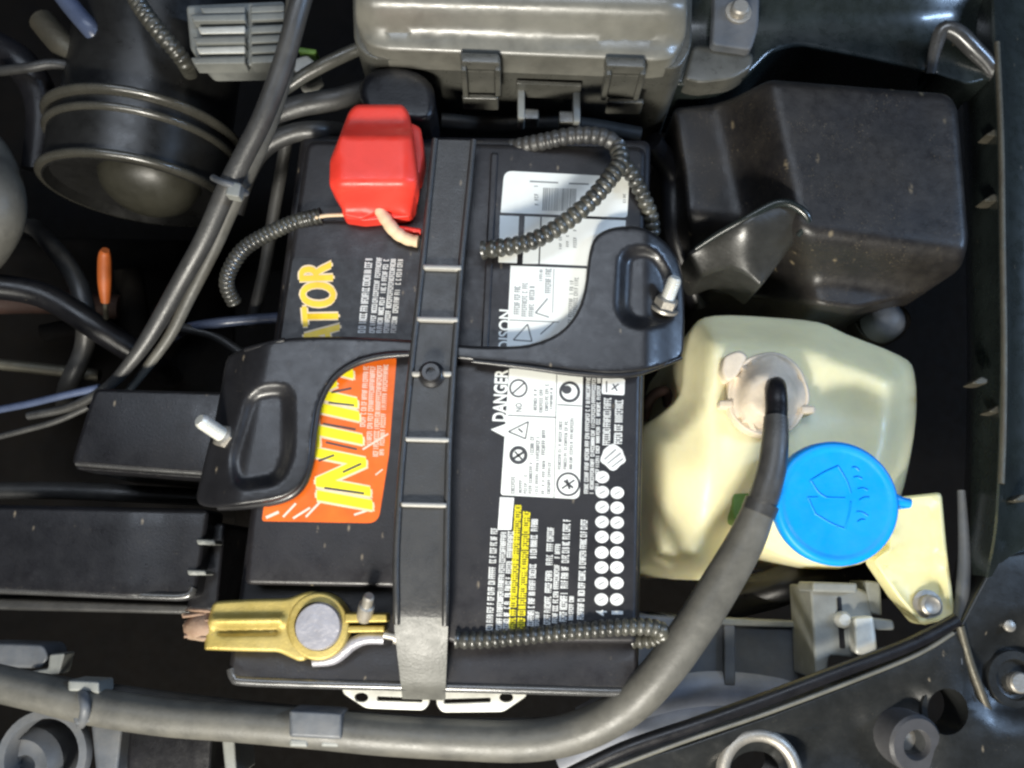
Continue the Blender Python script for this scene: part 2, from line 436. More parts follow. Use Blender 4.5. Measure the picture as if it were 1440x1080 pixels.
# painted panel at the top right with its bright lip
top_p = thing('wing_top_panel', 'dark green glossy wing panel above the square black air box', 'car panel', P(1200, 40, -4))
relief('sheet', fillet([(930, -70), (1395, -70), (1395, 112), (1325, 100), (1305, 104), (1215, 84), (1120, 66), (1086, 74), (1048, 112), (990, 124), (935, 120)], 14, 4),
       -2.6, 5, M['green'], top_p, rnd=9, grid=24, zfun=lambda x, y, d: 1.1*sstep(40, -30, y)-.8*sstep(1290, 1390, x))
sweep('folded_lip', [(1308, 104, -2.2), (1316, 66, -1.6), (1326, 42, -1.2), (1345, 46, -1.2), (1368, 68, -1.5), (1390, 92, -1.9), (1402, 118, -2.4)], [.26, .36, .42, .48, .48, .42, .3], M['gbead'], top_p, 12)
relief('lip_pocket', fillet([(1312, 104), (1328, 46), (1346, 52), (1396, 112), (1360, 120)], 8), -2.0, 2, M['green'], top_p, rnd=5)

# ================================================================== battery tray
tray = thing('battery_tray', 'bright metal tray with slotted tabs showing below the battery front', 'battery tray', P(610, 900, -19))
zt = -2.7
def tab(x0, x1, hx, flip):
    ol = [(x0, 958), (x1, 958), (x1-2, 990), (x1-10, 999), (x0+34, 996), (x0+2, 975)] if not flip else [(x0, 958), (x1, 958), (x1+4, 978), (x1-30, 1001), (x0+10, 1002), (x0+2, 992)]
    hole = circ(hx, 981, 10, 7, 14)
    slot = fillet([(hx+22, 979), (x1-12, 982), (x1-12, 988), (hx+22, 986)], 2, 2) if not flip else fillet([(x0+12, 983), (hx-22, 981), (hx-22, 988), (x0+12, 990)], 2, 2)
    relief('tab', fillet(ol, 6, 3), zt, .3, M['white_stud'], tray, rnd=2, holes=[hole, slot], step=6)
tab(480, 606, 508, False); tab(612, 738, 712, True)
relief('tray_floor', fillet([(330, 380), (880, 390), (880, 960), (330, 950)], 20), -18.5, 1, M['floor'], tray, rnd=4)  # same near-black base, shade under the battery put into the colour
relief('support_leg', fillet([(490, 940), (740, 944), (740, 962), (490, 958)], 4), zt-.6, 13, M['palegrey'], tray, rnd=2)

# ================================================================== battery
bat = thing('car_battery', 'black car battery with orange, yellow and white labels in the middle', 'battery', P(610, 560, -18))
top_ol = fillet([(432, 198), (908, 207), (901, 560), (895, 905), (668, 903), (652, 912), (640, 905), (560, 880), (558, 826), (345, 822), (352, 740)], [14, 14, 1, 8, 8, 8, 6, 10, 10, 10, 1])
ribs = lambda x, y, d: np.zeros_like(x)-.10*sstep(3, -3, np.abs(np.abs(x-(700-.06*(y-540)))-14)-5)*0
relief('cover', top_ol, 0, 1.6, M['case'], bat, rnd=7, grid=40)
# lower shelf of the cover with the front lip
shelf = fillet([(424, 190), (915, 198), (905, 560), (897, 972), (600, 966), (324, 958), (322, 940), (338, 830), (352, 725)], [14, 14, 1, 10, 1, 16, 1, 1, 1])
relief('cover_shelf', shelf, -1.5, 1.4, M['case'], bat, rnd=7, grid=40, zfun=lambda x, y, d: .25*sstep(18, 8, d)*sstep(900, 930, y))
case_ol = fillet([(428, 205), (905, 212), (899, 560), (893, 958), (330, 945), (356, 725)], 14)
relief('case', case_ol, -2.9, 15.5, M['case'], bat, rnd=3)
# moulded details on the cover: shallow vent cover edges beside the strap
relief('vent_cover', fillet(rect(683, 215, 694, 500, .035, -.05), 3), .12, .3, M['case'], bat, rnd=3)
sweep('front_lip', [(326, 940, -1.45), (330, 952, -1.42), (345, 957, -1.40), (450, 961, -1.38), (600, 965, -1.38), (750, 969, -1.38), (880, 972, -1.40), (892, 966, -1.42)], .24, M['gbead'], bat, 12)
relief('filler_block', fillet([(655, 838), (676, 838), (672, 878), (650, 878)], 4), -.02, .25, M['greyd'], bat, rnd=3)
pt_ = P(447, 881, .1); post = lathe('terminal_post', Vector((pt_.x, pt_.y, -1.7)), (0, 0, 1), [(1.12, 0), (1.08, 1.0), (1.03, 1.75), (.97, 1.86), (.5, 1.88), (.01, 1.87)], M['lead'], bat, 36)
pp = lathe('terminal_post', P(520, 240, -.2), (0, 0, 1), [(1.1, 0), (1.0, 1.6), (.9, 1.7), (.01, 1.7)], M['lead'], bat, 24)
ZL = .03
# --- brand label
flatpoly('label_film', [fillet([(412, 362), (566, 366), (552, 505), (392, 500)], 6)], ZL-.01, M['gloss'], bat)
q = [(481, 474), (466, 369), (420, 372), (424, 474)]
q = [(482, 486), (466, 369), (419, 371), (428, 486)]
lettering('lettering_outline', 'ATOR', q, ZL+.001, M['creamp'], bat, 0, thick=[(0, 2.5), (0, 4.5), (0, -2.5), (0, -4), (2.5, 0), (-2.5, 0)])
lettering('brand_lettering', 'ATOR', q, ZL+.0075, M['amber'], bat, 0, thick=[(0, 1.4), (0, 2.6), (0, -1.4)])
rg = random.Random(3)
fp = fineprint([(503, 514, 468, 362, .10, 1), (519, 527, 468, 362, .10, .95), (529, 537, 468, 363, .10, .95), (539, 547, 468, 363, .10, .95), (549, 557, 468, 364, .10, .9)], 2.9, .2, rg)
flatpoly('fine_print', fp, ZL+.004, M['print'], bat)
stick = fillet([(368, 733), (532, 736), (547, 640), (558, 500), (400, 495)], [5, 16, 1, 8, 8])
flatpoly('orange_sticker', [stick], ZL, M['orange'], bat)
streaks = [bar(374, 728, 392, 720, 4), bar(398, 727, 416, 708, 3), bar(412, 729, 436, 714, 3), bar(430, 727, 450, 706, 3), bar(510, 632, 546, 610, 2.5), bar(498, 724, 516, 718, 3), bar(528, 668, 538, 660, 2)]
flatpoly('sticker_streaks', streaks, ZL+.003, M['pink'], bat)
qi = [(524, 714), (496, 522), (432, 506), (446, 700)]
lettering('lettering_outline', 'INTIM', qi, ZL+.004, M['creamp'], bat, 0, thick=[(0, 3), (0, 6), (0, -3), (0, -5), (3, 0), (-3, 0), (3, 5), (-2, -4)])
lettering('brand_lettering', 'INTIM', qi, ZL+.0105, M['yellow'], bat, 0, thick=[(0, 1.5), (0, 3), (0, -1.5), (0, -3)])
flatpoly('lettering_slits', [bar(456, 686, 512, 694, 3), bar(448, 648, 470, 640, 3), bar(482, 664, 508, 652, 3), bar(454, 596, 500, 604, 2.5), bar(458, 622, 502, 632, 2.5), bar(462, 566, 498, 570, 2.5), bar(466, 552, 494, 546, 2.5)], ZL+.016, M['ink'], bat)  # dark printed slits between the letter strokes
fp = fineprint([(506, 514, 600, 514, .06, .95), (515, 523, 625, 514, .05, .95), (524, 532, 642, 514, .05, .95), (533, 540, 640, 512, .05, .9)], 2.9, .2, rg)
flatpoly('fine_print', fp, ZL+.004, M['pink'], bat)
# --- white labels right of the strap
flatpoly('white_label', [fillet([(709, 240), (885, 249), (882, 306), (704, 299)], [12, 8, 5, 1])], ZL, M['white'], bat)
bars_ = []
x = 764.0
rb = random.Random(5)
for i in range(22):
    wv = rb.choice([.9, .9, 1.6]); yy = 264+(x-764)*.03
    bars_.append([(x, yy), (x+wv, yy), (x+wv-1.5, yy+32), (x-1.5, yy+32)]); x += wv+rb.choice([.8, 1.0, 1.5])
flatpoly('barcode', bars_, ZL+.004, M['inkg'], bat)
flatpoly('fine_print', fineprint([(752, 758, 292, 258, -.05, .9), (876, 880, 285, 268, 0, .8)], 3.4, .3, rg)+[bar(745, 255, 785, 257, 2), bar(800, 258, 828, 259, 2)], ZL+.004, M['inkg'], bat)
flatpoly('white_label', [[(703, 303), (730, 304), (727, 370), (701, 369)], [(738, 304), (760, 305), (757, 371), (735, 371)], [(762, 305), (880, 310), (876, 376), (759, 371)]], ZL, M['white'], bat)
flatpoly('white_label', [[(718, 373.5), (845, 378.5), (838, 500), (712, 497)]], ZL, M['white'], bat)
fp = fineprint([(722, 731, 445, 400, .03, .95), (733, 741, 445, 398, .03, .95), (743, 751, 445, 400, .03, .95), (758, 763, 395, 378, .03, .9), (766, 775, 412, 378, .03, 1),
                (797, 803, 480, 392, .05, .85), (804, 810, 470, 388, .05, .8), (786, 790, 350, 320, 0, .7), (796, 800, 350, 330, 0, .7), (806, 811, 348, 322, 0, .8)], 3.0, .3, rg)
fp += [bar(716, 450, 786, 453, 1.3), bar(722, 478, 742, 456, 2), bar(742, 456, 748, 480, 2), bar(722, 478, 748, 480, 2), bar(753, 440, 770, 420, 2), bar(753, 440, 772, 446, 1.6), bar(760, 470, 780, 452, 1.8), bar(779, 378, 777, 440, 1)]
flatpoly('fine_print', fp, ZL+.004, M['inkg'], bat)
lettering('warning_lettering', 'POISON', [(718, 504), (719, 436), (702, 435), (700, 503)], ZL+.006, M['white'], bat, .02)
# --- danger sticker
flatpoly('warning_sticker', [fillet([(716, 518), (820, 524), (815, 702), (704, 696)], [2, 2, 10, 4])], ZL, M['white'], bat)
lettering('warning_lettering', 'DANGER', [(712, 593), (715, 520), (696, 519), (692, 592)], ZL+.004, M['white'], bat, .03)
flatpoly('warning_triangle', [[(690, 604), (711, 596), (709, 614)]], ZL+.004, M['white'], bat)
ic = ringpoly(729, 546, 10.5, 13)+[bar(721, 553, 738, 538, 2.2)]+ringpoly(801, 551, 11, 15)+[circ(797, 548, 7, 6, 12)]+ringpoly(799, 681, 14, 17)+[bar(790, 687, 808, 675, 2.5), bar(793, 676, 806, 686, 3), bar(797, 674, 801, 688, 3)]
ic += ringpoly(729, 640, 8, 13)+[bar(722, 645, 736, 636, 3.5), bar(724, 635, 734, 646, 2.5)]
ic += [bar(715, 607, 743, 593, 1.8), bar(743, 593, 739, 617, 1.8), bar(715, 607, 739, 617, 1.8), bar(729, 603, 735, 608, 2.5)]
ic += [bar(714, 584, 782, 587, 1.4), bar(784, 569, 818, 571, 1.4), bar(783, 522, 779, 700, 1.0)]
flatpoly('warning_icons', ic, ZL+.005, M['ink'], bat)
lettering('warning_lettering', 'NO', [(734, 579), (734, 567), (725, 567), (725, 579)], ZL+.005, M['ink'], bat, .01)
fp = fineprint([(750, 755, 580, 545, .02, .95), (758, 763, 580, 543, .02, .95), (766, 771, 578, 540, .02, .95), (773, 777, 575, 545, .02, .9),
                (745, 751, 640, 612, .02, .95), (753, 759, 640, 612, .02, .95), (761, 767, 640, 604, .02, .9),
                (718, 724, 694, 662, .03, .95), (729, 734, 693, 672, .03, .95), (736, 741, 694, 668, .03, .9), (743, 748, 694, 650, .03, .95), (752, 757, 695, 640, .03, .95), (761, 766, 695, 645, .03, .95), (769, 774, 695, 650, .03, .9),
                (784, 789, 660, 590, .03, .95), (792, 797, 660, 590, .03, .95), (800, 805, 660, 582, .03, .95)], 3.1, .22, rg)
flatpoly('fine_print', fp, ZL+.005, M['ink'], bat)
fp = fineprint([(821, 827.5, 694, 528, .02, .95), (829, 835, 694, 530, .02, .95), (836.5, 842, 690, 528, .02, .9)], 2.9, .16, rg)
flatpoly('fine_print', fp, ZL+.004, M['print'], bat)
flatpoly('white_box_mark', [fillet([(847, 531), (879, 533), (878, 556), (846, 554)], 3)], ZL, M['print'], bat)
flatpoly('box_mark_ink', [bar(853, 552, 853, 536, 2), bar(860, 548, 870, 540, 2), bar(862, 540, 868, 550, 2)], ZL+.004, M['ink'], bat)
flatpoly('fine_print', fineprint([(847, 858, 626, 558, .03, 1), (863, 875, 624, 560, .03, 1)], 3.2, .2, rg), ZL+.004, M['print'], bat)
blob = [(862+17*math.cos(a)*(1+.1*math.sin(5*a)), 643+17*math.sin(a)*(1+.12*math.cos(4*a))) for a in [2*math.pi*i/24 for i in range(24)]]
flatpoly('recycling_mark', [blob], ZL, M['print'], bat)
flatpoly('recycling_mark_ink', [bar(850, 646, 866, 632, 1.8), bar(854, 652, 873, 637, 1.8), bar(860, 657, 876, 645, 1.8)], ZL+.004, M['inkg'], bat)
dots = [(847, 671)]+[(847-(i*.2), y) for i, y in enumerate((692, 713, 734, 755, 777, 798, 820, 843))]+[(868-(i*.1), y) for i, y in enumerate((693, 714, 735, 756, 777, 798, 820, 843))]
flatpoly('date_dots', [circ(a, b, 9.6, 8.6, 18) for a, b in dots], ZL, M['print'], bat)
flatpoly('date_dot_ink', [bar(a-4, b+2.5, a+4, b-2, 1.3) for a, b in dots], ZL+.004, M['inkg'], bat)
lettering('date_numerals', '4', [(854, 866), (853, 858), (838, 858), (838, 866)], ZL, M['print'], bat, .02)
lettering('date_numerals', '1', [(876, 864), (876, 859), (860, 859), (860, 864)], ZL, M['print'], bat, .02)
flatpoly('white_bar', [[(703, 699), (723, 700), (719, 745), (700, 745)]], ZL, M['print'], bat)
ln = -.045*-1
cols = [(683, 693, 886, 742, .05, .95), (697, 706, 886, 745, .05, .95), (707, 716, 886, 745, .05, .9)]
flatpoly('fine_print', fineprint(cols, 2.9, .2, rg), ZL, M['print'], bat)
flatpoly('yellow_print', fineprint([(715, 725, 884, 710, .05, 1), (727, 738, 884, 718, .05, 1)], 3.2, .12, rg), ZL, M['yellow'], bat)
cols = [(741, 751, 880, 726, .04, .9), (752, 758, 880, 858, .04, .9), (764, 774, 878, 742, .04, .95), (776, 784, 876, 764, .04, .85), (786, 797, 874, 728, .04, .95), (799, 806, 872, 838, .04, .9), (811, 821, 871, 731, .04, .95)]
flatpoly('fine_print', fineprint(cols, 2.9, .2, rg), ZL, M['print'], bat)

# ================================================================== hold-down bracket
brk = thing('hold_down_bracket', 'black steel bracket with two curved wings bolted across the battery', 'bracket', P(610, 500, 0))
bol = [(318, 508), (330, 496), (352, 488), (385, 479), (430, 474), (500, 474), (575, 478), (660, 486), (702, 487), (745, 484), (785, 468), (810, 440), (822, 405), (827, 365), (834, 338), (850, 324), (876, 318), (905, 321), (935, 340), (956, 372), (962, 420), (962, 470), (959, 500), (940, 512), (900, 522), (858, 526), (800, 522), (740, 514), (660, 507), (575, 498), (535, 500), (498, 510), (468, 532), (448, 568), (440, 610), (436, 650), (424, 682), (398, 700), (350, 709), (296, 713), (277, 703), (283, 668), (300, 600), (310, 550)]
bol = crom(bol, 3, True)
dishL = fillet([(350, 545), (412, 540), (412, 640), (395, 680), (330, 690), (320, 650)], 26)
dishR = fillet([(872, 350), (920, 345), (948, 390), (948, 455), (890, 462), (868, 440)], 24)
def bz(x, y, d):
    q = np.stack([x, y], 1)
    z = np.zeros_like(x)
    z -= .5*sstep(-4, 15, sdist(q, dishL)); z -= .5*sstep(-4, 15, sdist(q, dishR))
    z -= 1.1*sstep(360, 290, x+(y-600)*.2)               # left wing bends down beside the battery
    z -= .9*sstep(905, 965, x)
    z += .22*sstep(14, 5, d)*sstep(0, 3, d)*0
    return z
bp_ = relief('plate', bol, .75, .35, M['steel_b'], brk, rnd=5, grid=4.5, zfun=bz, step=7, ang=50)
# rolled front flanges (they catch the light)
def fl(pts, r=.16, name='rolled_edge'): return sweep(name, pts, r, M['steel_b'], brk, 10)
fl([(575, 498, .70), (535, 501, .68), (500, 511, .66), (470, 532, .64), (450, 568, .62), (442, 610, .6), (437, 650, .52), (424, 682, .35), (398, 700, .15), (350, 709, -.2), (308, 712, -.5)], [.14, .18, .18, .15, .14, .14, .16, .22, .26, .24, .2])
fl([(665, 508, .70), (740, 516, .68), (800, 524, .66), (858, 528, .6), (900, 524, .4), (958, 503, -.1)], [.10, .14, .15, .15, .15, .12])
fl([(345, 492, .2), (368, 486, .5), (400, 478, .7)], .12)
def stud(base, axis, L, r, name='hold_down_bolt'):
    s = lathe(name, base, axis, [(r, 0), (r, L-.12), (r*.75, L), (.01, L)], M['white_stud'], brk, 16)
    ax = Vector(axis).normalized()
    for i in range(int(L/.14)-3):
        h = .55+i*.14
        if h < L-.15: lathe('thread', base+ax*h, axis, [(r, -.04), (r*1.10, 0), (r, .04)], M['white_stud'], s, 14)
    lathe('nut', base+ax*.05, axis, [(r*1.75, 0), (r*1.75, .42), (r*1.4, .5)], M['bolt'], s, hexa=True)
    lathe('washer', base-ax*.1, axis, [(r*2.2, 0), (r*2.2, .14)], M['bolt'], s, 20)
    return s
def studpx(p0, p1, r):
    a = P(*p0); b = P(*p1); return stud(a, b-a, (b-a).length, r)
studpx((322, 618, -.3), (280, 590, 1.3), .33)
studpx((934, 432, -.1), (950, 390, 1.0), .33)

# ================================================================== hold-down strap
strap = thing('hold_down_strap', 'black plastic strap running the length of the battery with cross ridges painted pale as highlights', 'strap', P(600, 560, 0))
rows = [(196, .95), (290, .98), (375, 1.0), (448, 1.02), (522, 1.05), (617, 1.05), (709, 1.0), (790, .95), (845, .92), (868, .85), (888, .62), (908, .32), (928, -.05), (948, -.5), (968, -1.05), (984, -2.2)]
lx = np.interp([r[0] for r in rows], [196, 375, 522, 640, 770, 880, 985], [608, 590, 574, 562, 553, 554, 566])
rx = np.interp([r[0] for r in rows], [196, 375, 522, 640, 770, 880, 985], [670, 652, 641, 634, 632, 630, 626])
RR = crom([(a, b, r[0], r[1]) for a, b, r in zip(lx, rx, rows)], 4)
V = []; F = []; K = 9
def across(t): return t
for (a, b, y, z) in RR:
    for k in range(K):
        t = k/(K-1); x = a+(b-a)*t
        bow = .10*sstep(870, 930, y)*(1-(2*t-1)**2)
        V.append(P(x, y+(x-600)*.03, z+bow))
for i in range(len(RR)-1):
    for k in range(K-1): F.append([i*K+k, (i+1)*K+k, (i+1)*K+k+1, i*K+k+1])
nb = len(V)
for v in list(V): V.append(v-Vector((0, .0, .22)))
for i in range(len(RR)-1):
    F.append([i*K, i*K+nb, (i+1)*K+nb, (i+1)*K]); F.append([i*K+K-1, (i+1)*K+K-1, (i+1)*K+K-1+nb, i*K+K-1+nb])
def yrow(f): return RR[min(i % nb for i in f)//K][2]
def sub(Fs):
    u = sorted({i for f in Fs for i in f}); mp = {o: i for i, o in enumerate(u)}
    return [V[i] for i in u], [[mp[i] for i in f] for f in Fs]
mk('band', *sub([f for f in F if yrow(f) < 866]), M['strap'], strap, 35)
mk('strap_end', *sub([f for f in F if yrow(f) >= 866]), M['strapend'], strap, 35)  # front fold, painted lighter as if lit
for side in (0, 1):
    pts = []
    for (a, b, y, z) in [r for r in RR if r[2] < 880][::2]:
        x = a+4 if side == 0 else b-4
        pts.append((x, y+(x-600)*.03, z+.05-(.10*sstep(840, 900, y))))
    sweep('side_rail', pts, .16, M['strap'], strap, 8, n=2)
for y, hw in ((375, 27), (448, 29), (617, 31), (709, 32)):
    cx = float(np.interp(y, [r[0] for r in rows], (lx+rx)/2))+1
    relief('cross_ridge', fillet([(cx-hw, y-3.2), (cx+hw, y-1.8), (cx+hw, y+4.8), (cx-hw, y+3.2)], 2, 2), 1.32, .4, M['ridgehl'], strap, rnd=2.6)
for s in (-1, 1):
    relief('cross_ridge', fillet([(607+s*28, 522), (607+s*16, 522), (607+s*16, 529), (607+s*28, 529)], 2, 2), 1.3, .35, M['ridgehl'], strap, rnd=2.4)
nb_ = lathe('centre_bolt', P(607, 527, 1.05), (0, 0, 1), [(.62, 0), (.62, .12), (.46, .2), (.46, .5), (.40, .58), (.22, .58), (.20, .40), (.01, .38)], M['steel_b'], strap, 24)

# ================================================================== red positive terminal cover
red = thing('terminal_cover', 'bright red rubber cover over the battery positive terminal', 'terminal cover', P(525, 240, 0))
rol = fillet([(478, 190), (491, 156), (500, 147), (566, 147), (575, 158), (580, 182), (588, 250), (579, 304), (540, 296), (508, 309), (482, 304), (480, 290), (463, 262), (464, 225)], [8, 6, 6, 6, 6, 4, 8, 5, 4, 4, 4, 4, 8, 6], 4)
def rz(x, y, d):
    z = -1.9*sstep(252, 302, y)-.7*sstep(192, 178, y)-.35*sstep(566, 590, x)-.25*sstep(478, 466, x)
    return z
relief('hood', rol, 2.9, 1.0, M['red'], red, rnd=6, grid=7, zfun=rz, step=6, ang=60)
relief('side_flap', fillet([(576, 172), (592, 180), (596, 215), (590, 246), (580, 250), (577, 200)], 6), 1.5, 1.4, M['red'], red, rnd=4, grid=0)
relief('front_skirt', fillet([(480, 290), (578, 292), (577, 305), (511, 311), (484, 307)], 4), .75, .7, M['red'], red, rnd=3)
tw = tag(sweep('taped_wire', [(532, 292, .9), (542, 308, .75), (556, 326, .5), (572, 336, .4), (590, 340, .4)], [.30, .32, .33, .31, .30], M['cream'], None, 12, corr=(.5, .03)), 'beige taped wire coming out from under the red terminal cover', 'wire')
tag(sweep('red_wire', [(562, 322, .35), (578, 324, .35), (592, 326, .35)], .16, M['red'], None, 8), 'short red wire end beside the beige taped wire', 'wire')
tag(sweep('bare_wire', [(486, 302, .6), (460, 303, .5), (443, 306, .4)], .10, M['cream'], None, 8), 'thin pale wire between the red cover and the left conduit', 'wire')

# ================================================================== negative clamp
cl = thing('terminal_clamp', 'brass cable clamp gripping the silver negative battery post', 'battery clamp', P(400, 882, -1))
col_ol = fillet([(300, 846), (352, 843), (404, 842), (428, 833), (440, 831), (446, 840), (412, 862), (404, 884), (414, 906), (432, 920), (430, 929), (420, 930), (392, 917), (340, 916), (287, 914), (290, 880)], [8, 1, 8, 6, 4, 4, 8, 8, 8, 4, 4, 4, 6, 1, 4, 1])
def cz(x, y, d):
    yy = y-(x-350)*-.01
    return .30*np.exp(-((yy-872)/7.0)**2)*sstep(408, 392, x)*sstep(286, 300, x)-.35*np.exp(-((yy-888)/4.2)**2)*sstep(396, 388, x)*sstep(300, 312, x)
relief('crimp_barrel', col_ol, -.15, .9, M['brass'], cl, rnd=5, grid=4, zfun=cz, step=5, ang=60)
ring = relief('post_ring', circ(447, 881, 44, 48, 40), -.10, 1.0, M['brass'], cl, rnd=4, holes=[circ(447, 881, 33.5, 35, 32)], step=6)
relief('clamp_ear', fillet([(484, 862), (544, 863), (545, 875), (484, 876)], 3), .02, 1.0, M['brass'], cl, rnd=3)
relief('clamp_ear', fillet([(484, 880), (541, 880), (541, 889), (484, 890)], 3), -.15, .9, M['brass'], cl, rnd=3)
sweep('lower_band', [(440, 931, -.9), (470, 925, -.85), (495, 906, -.8), (515, 898, -.8), (540, 898, -.8)], [.22, .3, .3, .28, .26], M['lead'], cl, 10)
b2 = lathe('clamp_bolt', P(512, 868, -.2), P(519, 838, 1.0)-P(512, 868, -.2), [(.36, 0), (.36, .9), (.25, .95), (.25, 1.5), (.18, 1.58)], M['bolt'], cl, 14)
lathe('clamp_bolt', P(540, 892, -.5), (1, -.15, 0), [(.2, 0), (.2, .5), (.34, .5), (.34, .8)], M['bolt'], cl, 10)
rc = random.Random(11)
sweep('cable_stub', [(300, 880, -.7), (282, 881, -.7), (266, 886, -.8)], [.62, .66, .45], M['copper'], cl, 12)
for i in range(22):
    y0 = 858+i*1.9
    sweep('copper_strand', [(300, y0+2, -.5+rc.uniform(-.2, .3)), (284, y0+rc.uniform(-3, 3), -.45+rc.uniform(-.2, .3)), (262+rc.uniform(-5, 6), y0+rc.uniform(-5, 5), -.6+rc.uniform(-.3, .3))], .085, M['copper'], cl, 7, n=4)

# ================================================================== corrugated conduits
def loom(name, pts, r, label, pitch=.34, depth=.09, mat='loom'):
    return tag(sweep(name, pts, r, M[mat], None, 14, corr=(pitch, depth)), label, 'conduit')
loom('corrugated_conduit', [(678, 352, .75), (700, 349, .9), (745, 340, 1.1), (790, 316, 1.3), (830, 283, 1.5), (858, 250, 1.5), (872, 228, 1.3), (868, 205, 1.0)], .46, 'black corrugated conduit curving over the white barcode label', .40, .1)
loom('corrugated_conduit', [(872, 225, .9), (890, 248, .6), (906, 280, .2), (915, 305, -.3), (918, 330, -1.0)], .42, 'short black corrugated conduit dropping beside the right bracket wing', .40, .1)
loom('corrugated_conduit', [(720, 208, -.6), (760, 200, .2), (805, 191, .7), (845, 192, 1.0), (868, 206, 1.0), (874, 225, .9)], .44, 'dark corrugated conduit arching along the far end of the battery', .40, .07, 'rubber')
loom('corrugated_conduit', [(640, 899, .0), (668, 900, .0), (720, 896, .1), (800, 888, .15), (870, 882, .15), (915, 882, .0), (932, 890, -.4), (920, 899, -1.0), (890, 900, -1.4)], .40, 'corrugated conduit lying across the front edge of the battery', .34, .1)
loom('corrugated_conduit', [(452, 303, .2), (415, 312, .0), (375, 330, -.3), (343, 350, -.7), (324, 378, -1.2), (319, 402, -1.8), (330, 426, -2.6)], .40, 'thin grey corrugated conduit looping left of the red cover', .26, .06)

# ================================================================== fuse box
fb = thing('fuse_box', 'dark grey fuse box with rounded lid at the top of the picture', 'fuse box', P(735, 60, -6))
lid = fillet([(500, -70), (968, -70), (966, 50), (948, 84), (920, 87), (545, 72), (516, 66), (499, 30)], [10, 10, 14, 16, 4, 4, 16, 14])
def lz(x, y, d):
    yy = y-(x-730)*.03
    z = -1.7*sstep(-4, 62, yy)+.14*np.exp(-((yy-4)/6.0)**2)*0-.12*np.exp(-((yy-52)/5.0)**2)
    z -= .25*sstep(22, 4, d)
    return z
relief('lid', lid, 3.9, 1.4, M['lidm'], fb, rnd=9, grid=11, zfun=lz, ang=60)
relief('box_body', fillet([(494, -70), (974, -70), (972, 70), (955, 98), (520, 84), (498, 62)], 14), 1.0, 9, M['fuse'], fb, rnd=4)
def latch(x, y):
    l = relief('latch', fillet([(x-30, y-8), (x+26, y-6), (x+28, y+8), (x-28, y+6)], 4), 2.2, .5, M['fuse'], fb, rnd=3)
    for s in (-1, 1):
        o = relief('latch_cheek', fillet([(x+s*24-4, y), (x+s*24+4, y), (x+s*24+4, y+18), (x+s*24-4, y+18)], 2), 1.9, 2.2, M['fuse'], l, rnd=2)
    relief('latch_plate', fillet([(x-20, y+10), (x+20, y+11), (x+20, y+20), (x-20, y+19)], 3), 1.4, 1.9, M['fuse'], l, rnd=3)
    relief('latch_foot', fillet([(x-26, y+50), (x+25, y+51), (x+25, y+58), (x-26, y+57)], 3), -.4, 1.0, M['fuse'], l, rnd=2.5)
latch(676, 82); latch(880, 88)
cb = relief('mount_clip', fillet([(726, 112), (818, 116), (818, 122), (726, 118)], 2), -.2, 1.2, M['fuse'], fb, rnd=2)
relief('clip_arm', fillet([(728, 122), (738, 122), (738, 168), (728, 166)], 3), -.8, 1.0, M['grey'], fb, rnd=2)
relief('clip_arm', fillet([(806, 124), (816, 124), (816, 172), (806, 172)], 3), -.8, 1.0, M['grey'], fb, rnd=2)
relief('clip_foot', fillet([(728, 152), (758, 154), (758, 168), (728, 167)], 3), -1.0, .8, M['fuse'], fb, rnd=2)
relief('clip_foot', fillet([(786, 156), (816, 157), (816, 173), (786, 172)], 3), -1.0, .8, M['fuse'], fb, rnd=2)
mb = thing('mounting_bracket', 'grey bolted mounting plate right of the fuse box', 'bracket', P(1030, 60, -3))
relief('plate', fillet([(1003, -60), (1070, -60), (1066, 40), (1056, 72), (1000, 64), (1003, 20)], 8), -1.4, .5, M['greyd'], mb, rnd=5)
relief('lower_plate', fillet([(975, 62), (1060, 74), (1058, 96), (1030, 112), (985, 118), (960, 112)], 10), -2.0, 1.2, M['fuse'], mb, rnd=6)
bb = lathe('bolt', P(1038, 18, -1.4), (0, 0, 1), [(.72, 0), (.72, .12), (.5, .14), (.5, .5), (.4, .6), (.01, .6)], M['bolt'], mb, 24)

# ================================================================== air box
ab = thing('air_box', 'large square black plastic air box at the upper right', 'air box', P(1180, 260, -8))
abol = fillet([(945, 152), (1000, 147), (1032, 138), (1082, 112), (1332, 132), (1346, 150), (1362, 340), (1352, 378), (1300, 412), (1205, 436), (1090, 424), (1000, 412), (972, 385), (968, 330), (960, 240)], [12, 4, 10, 12, 14, 12, 14, 16, 16, 10, 10, 16, 10, 6, 6])
def az(x, y, d):
    xl = 1088+(y-115)*.22                                    # left edge of the flat top
    z = -3.4*sstep(xl+4, xl-95, x)
    yf = 318+(x-1130)*.14
    z -= 3.2*sstep(yf-6, yf+85, y)*.9
    q = (x-1060)*math.cos(-.5)+(y-345)*math.sin(-.5)         # the diagonal boss
    n_ = -(x-1060)*math.sin(-.5)+(y-345)*math.cos(-.5)
    return z
relief('housing', abol, 0, 9, M['airbox'], ab, rnd=10, grid=9, zfun=az, ang=55)
bso = fillet([(966, 356), (1000, 332), (1055, 302), (1096, 280), (1126, 288), (1143, 310), (1112, 348), (1070, 404), (1050, 388), (1022, 378), (984, 392)], [6, 6, 4, 10, 10, 10, 8, 6, 8, 8, 8])
relief('duct_boss', bso, .0, 3.0, M['bossm'], ab, rnd=8, grid=9, zfun=lambda x, y, d: -2.2*sstep(0, 105, (y-300)+(x-1060)*.3)-2.0*sstep(1060, 965, x), ang=75)
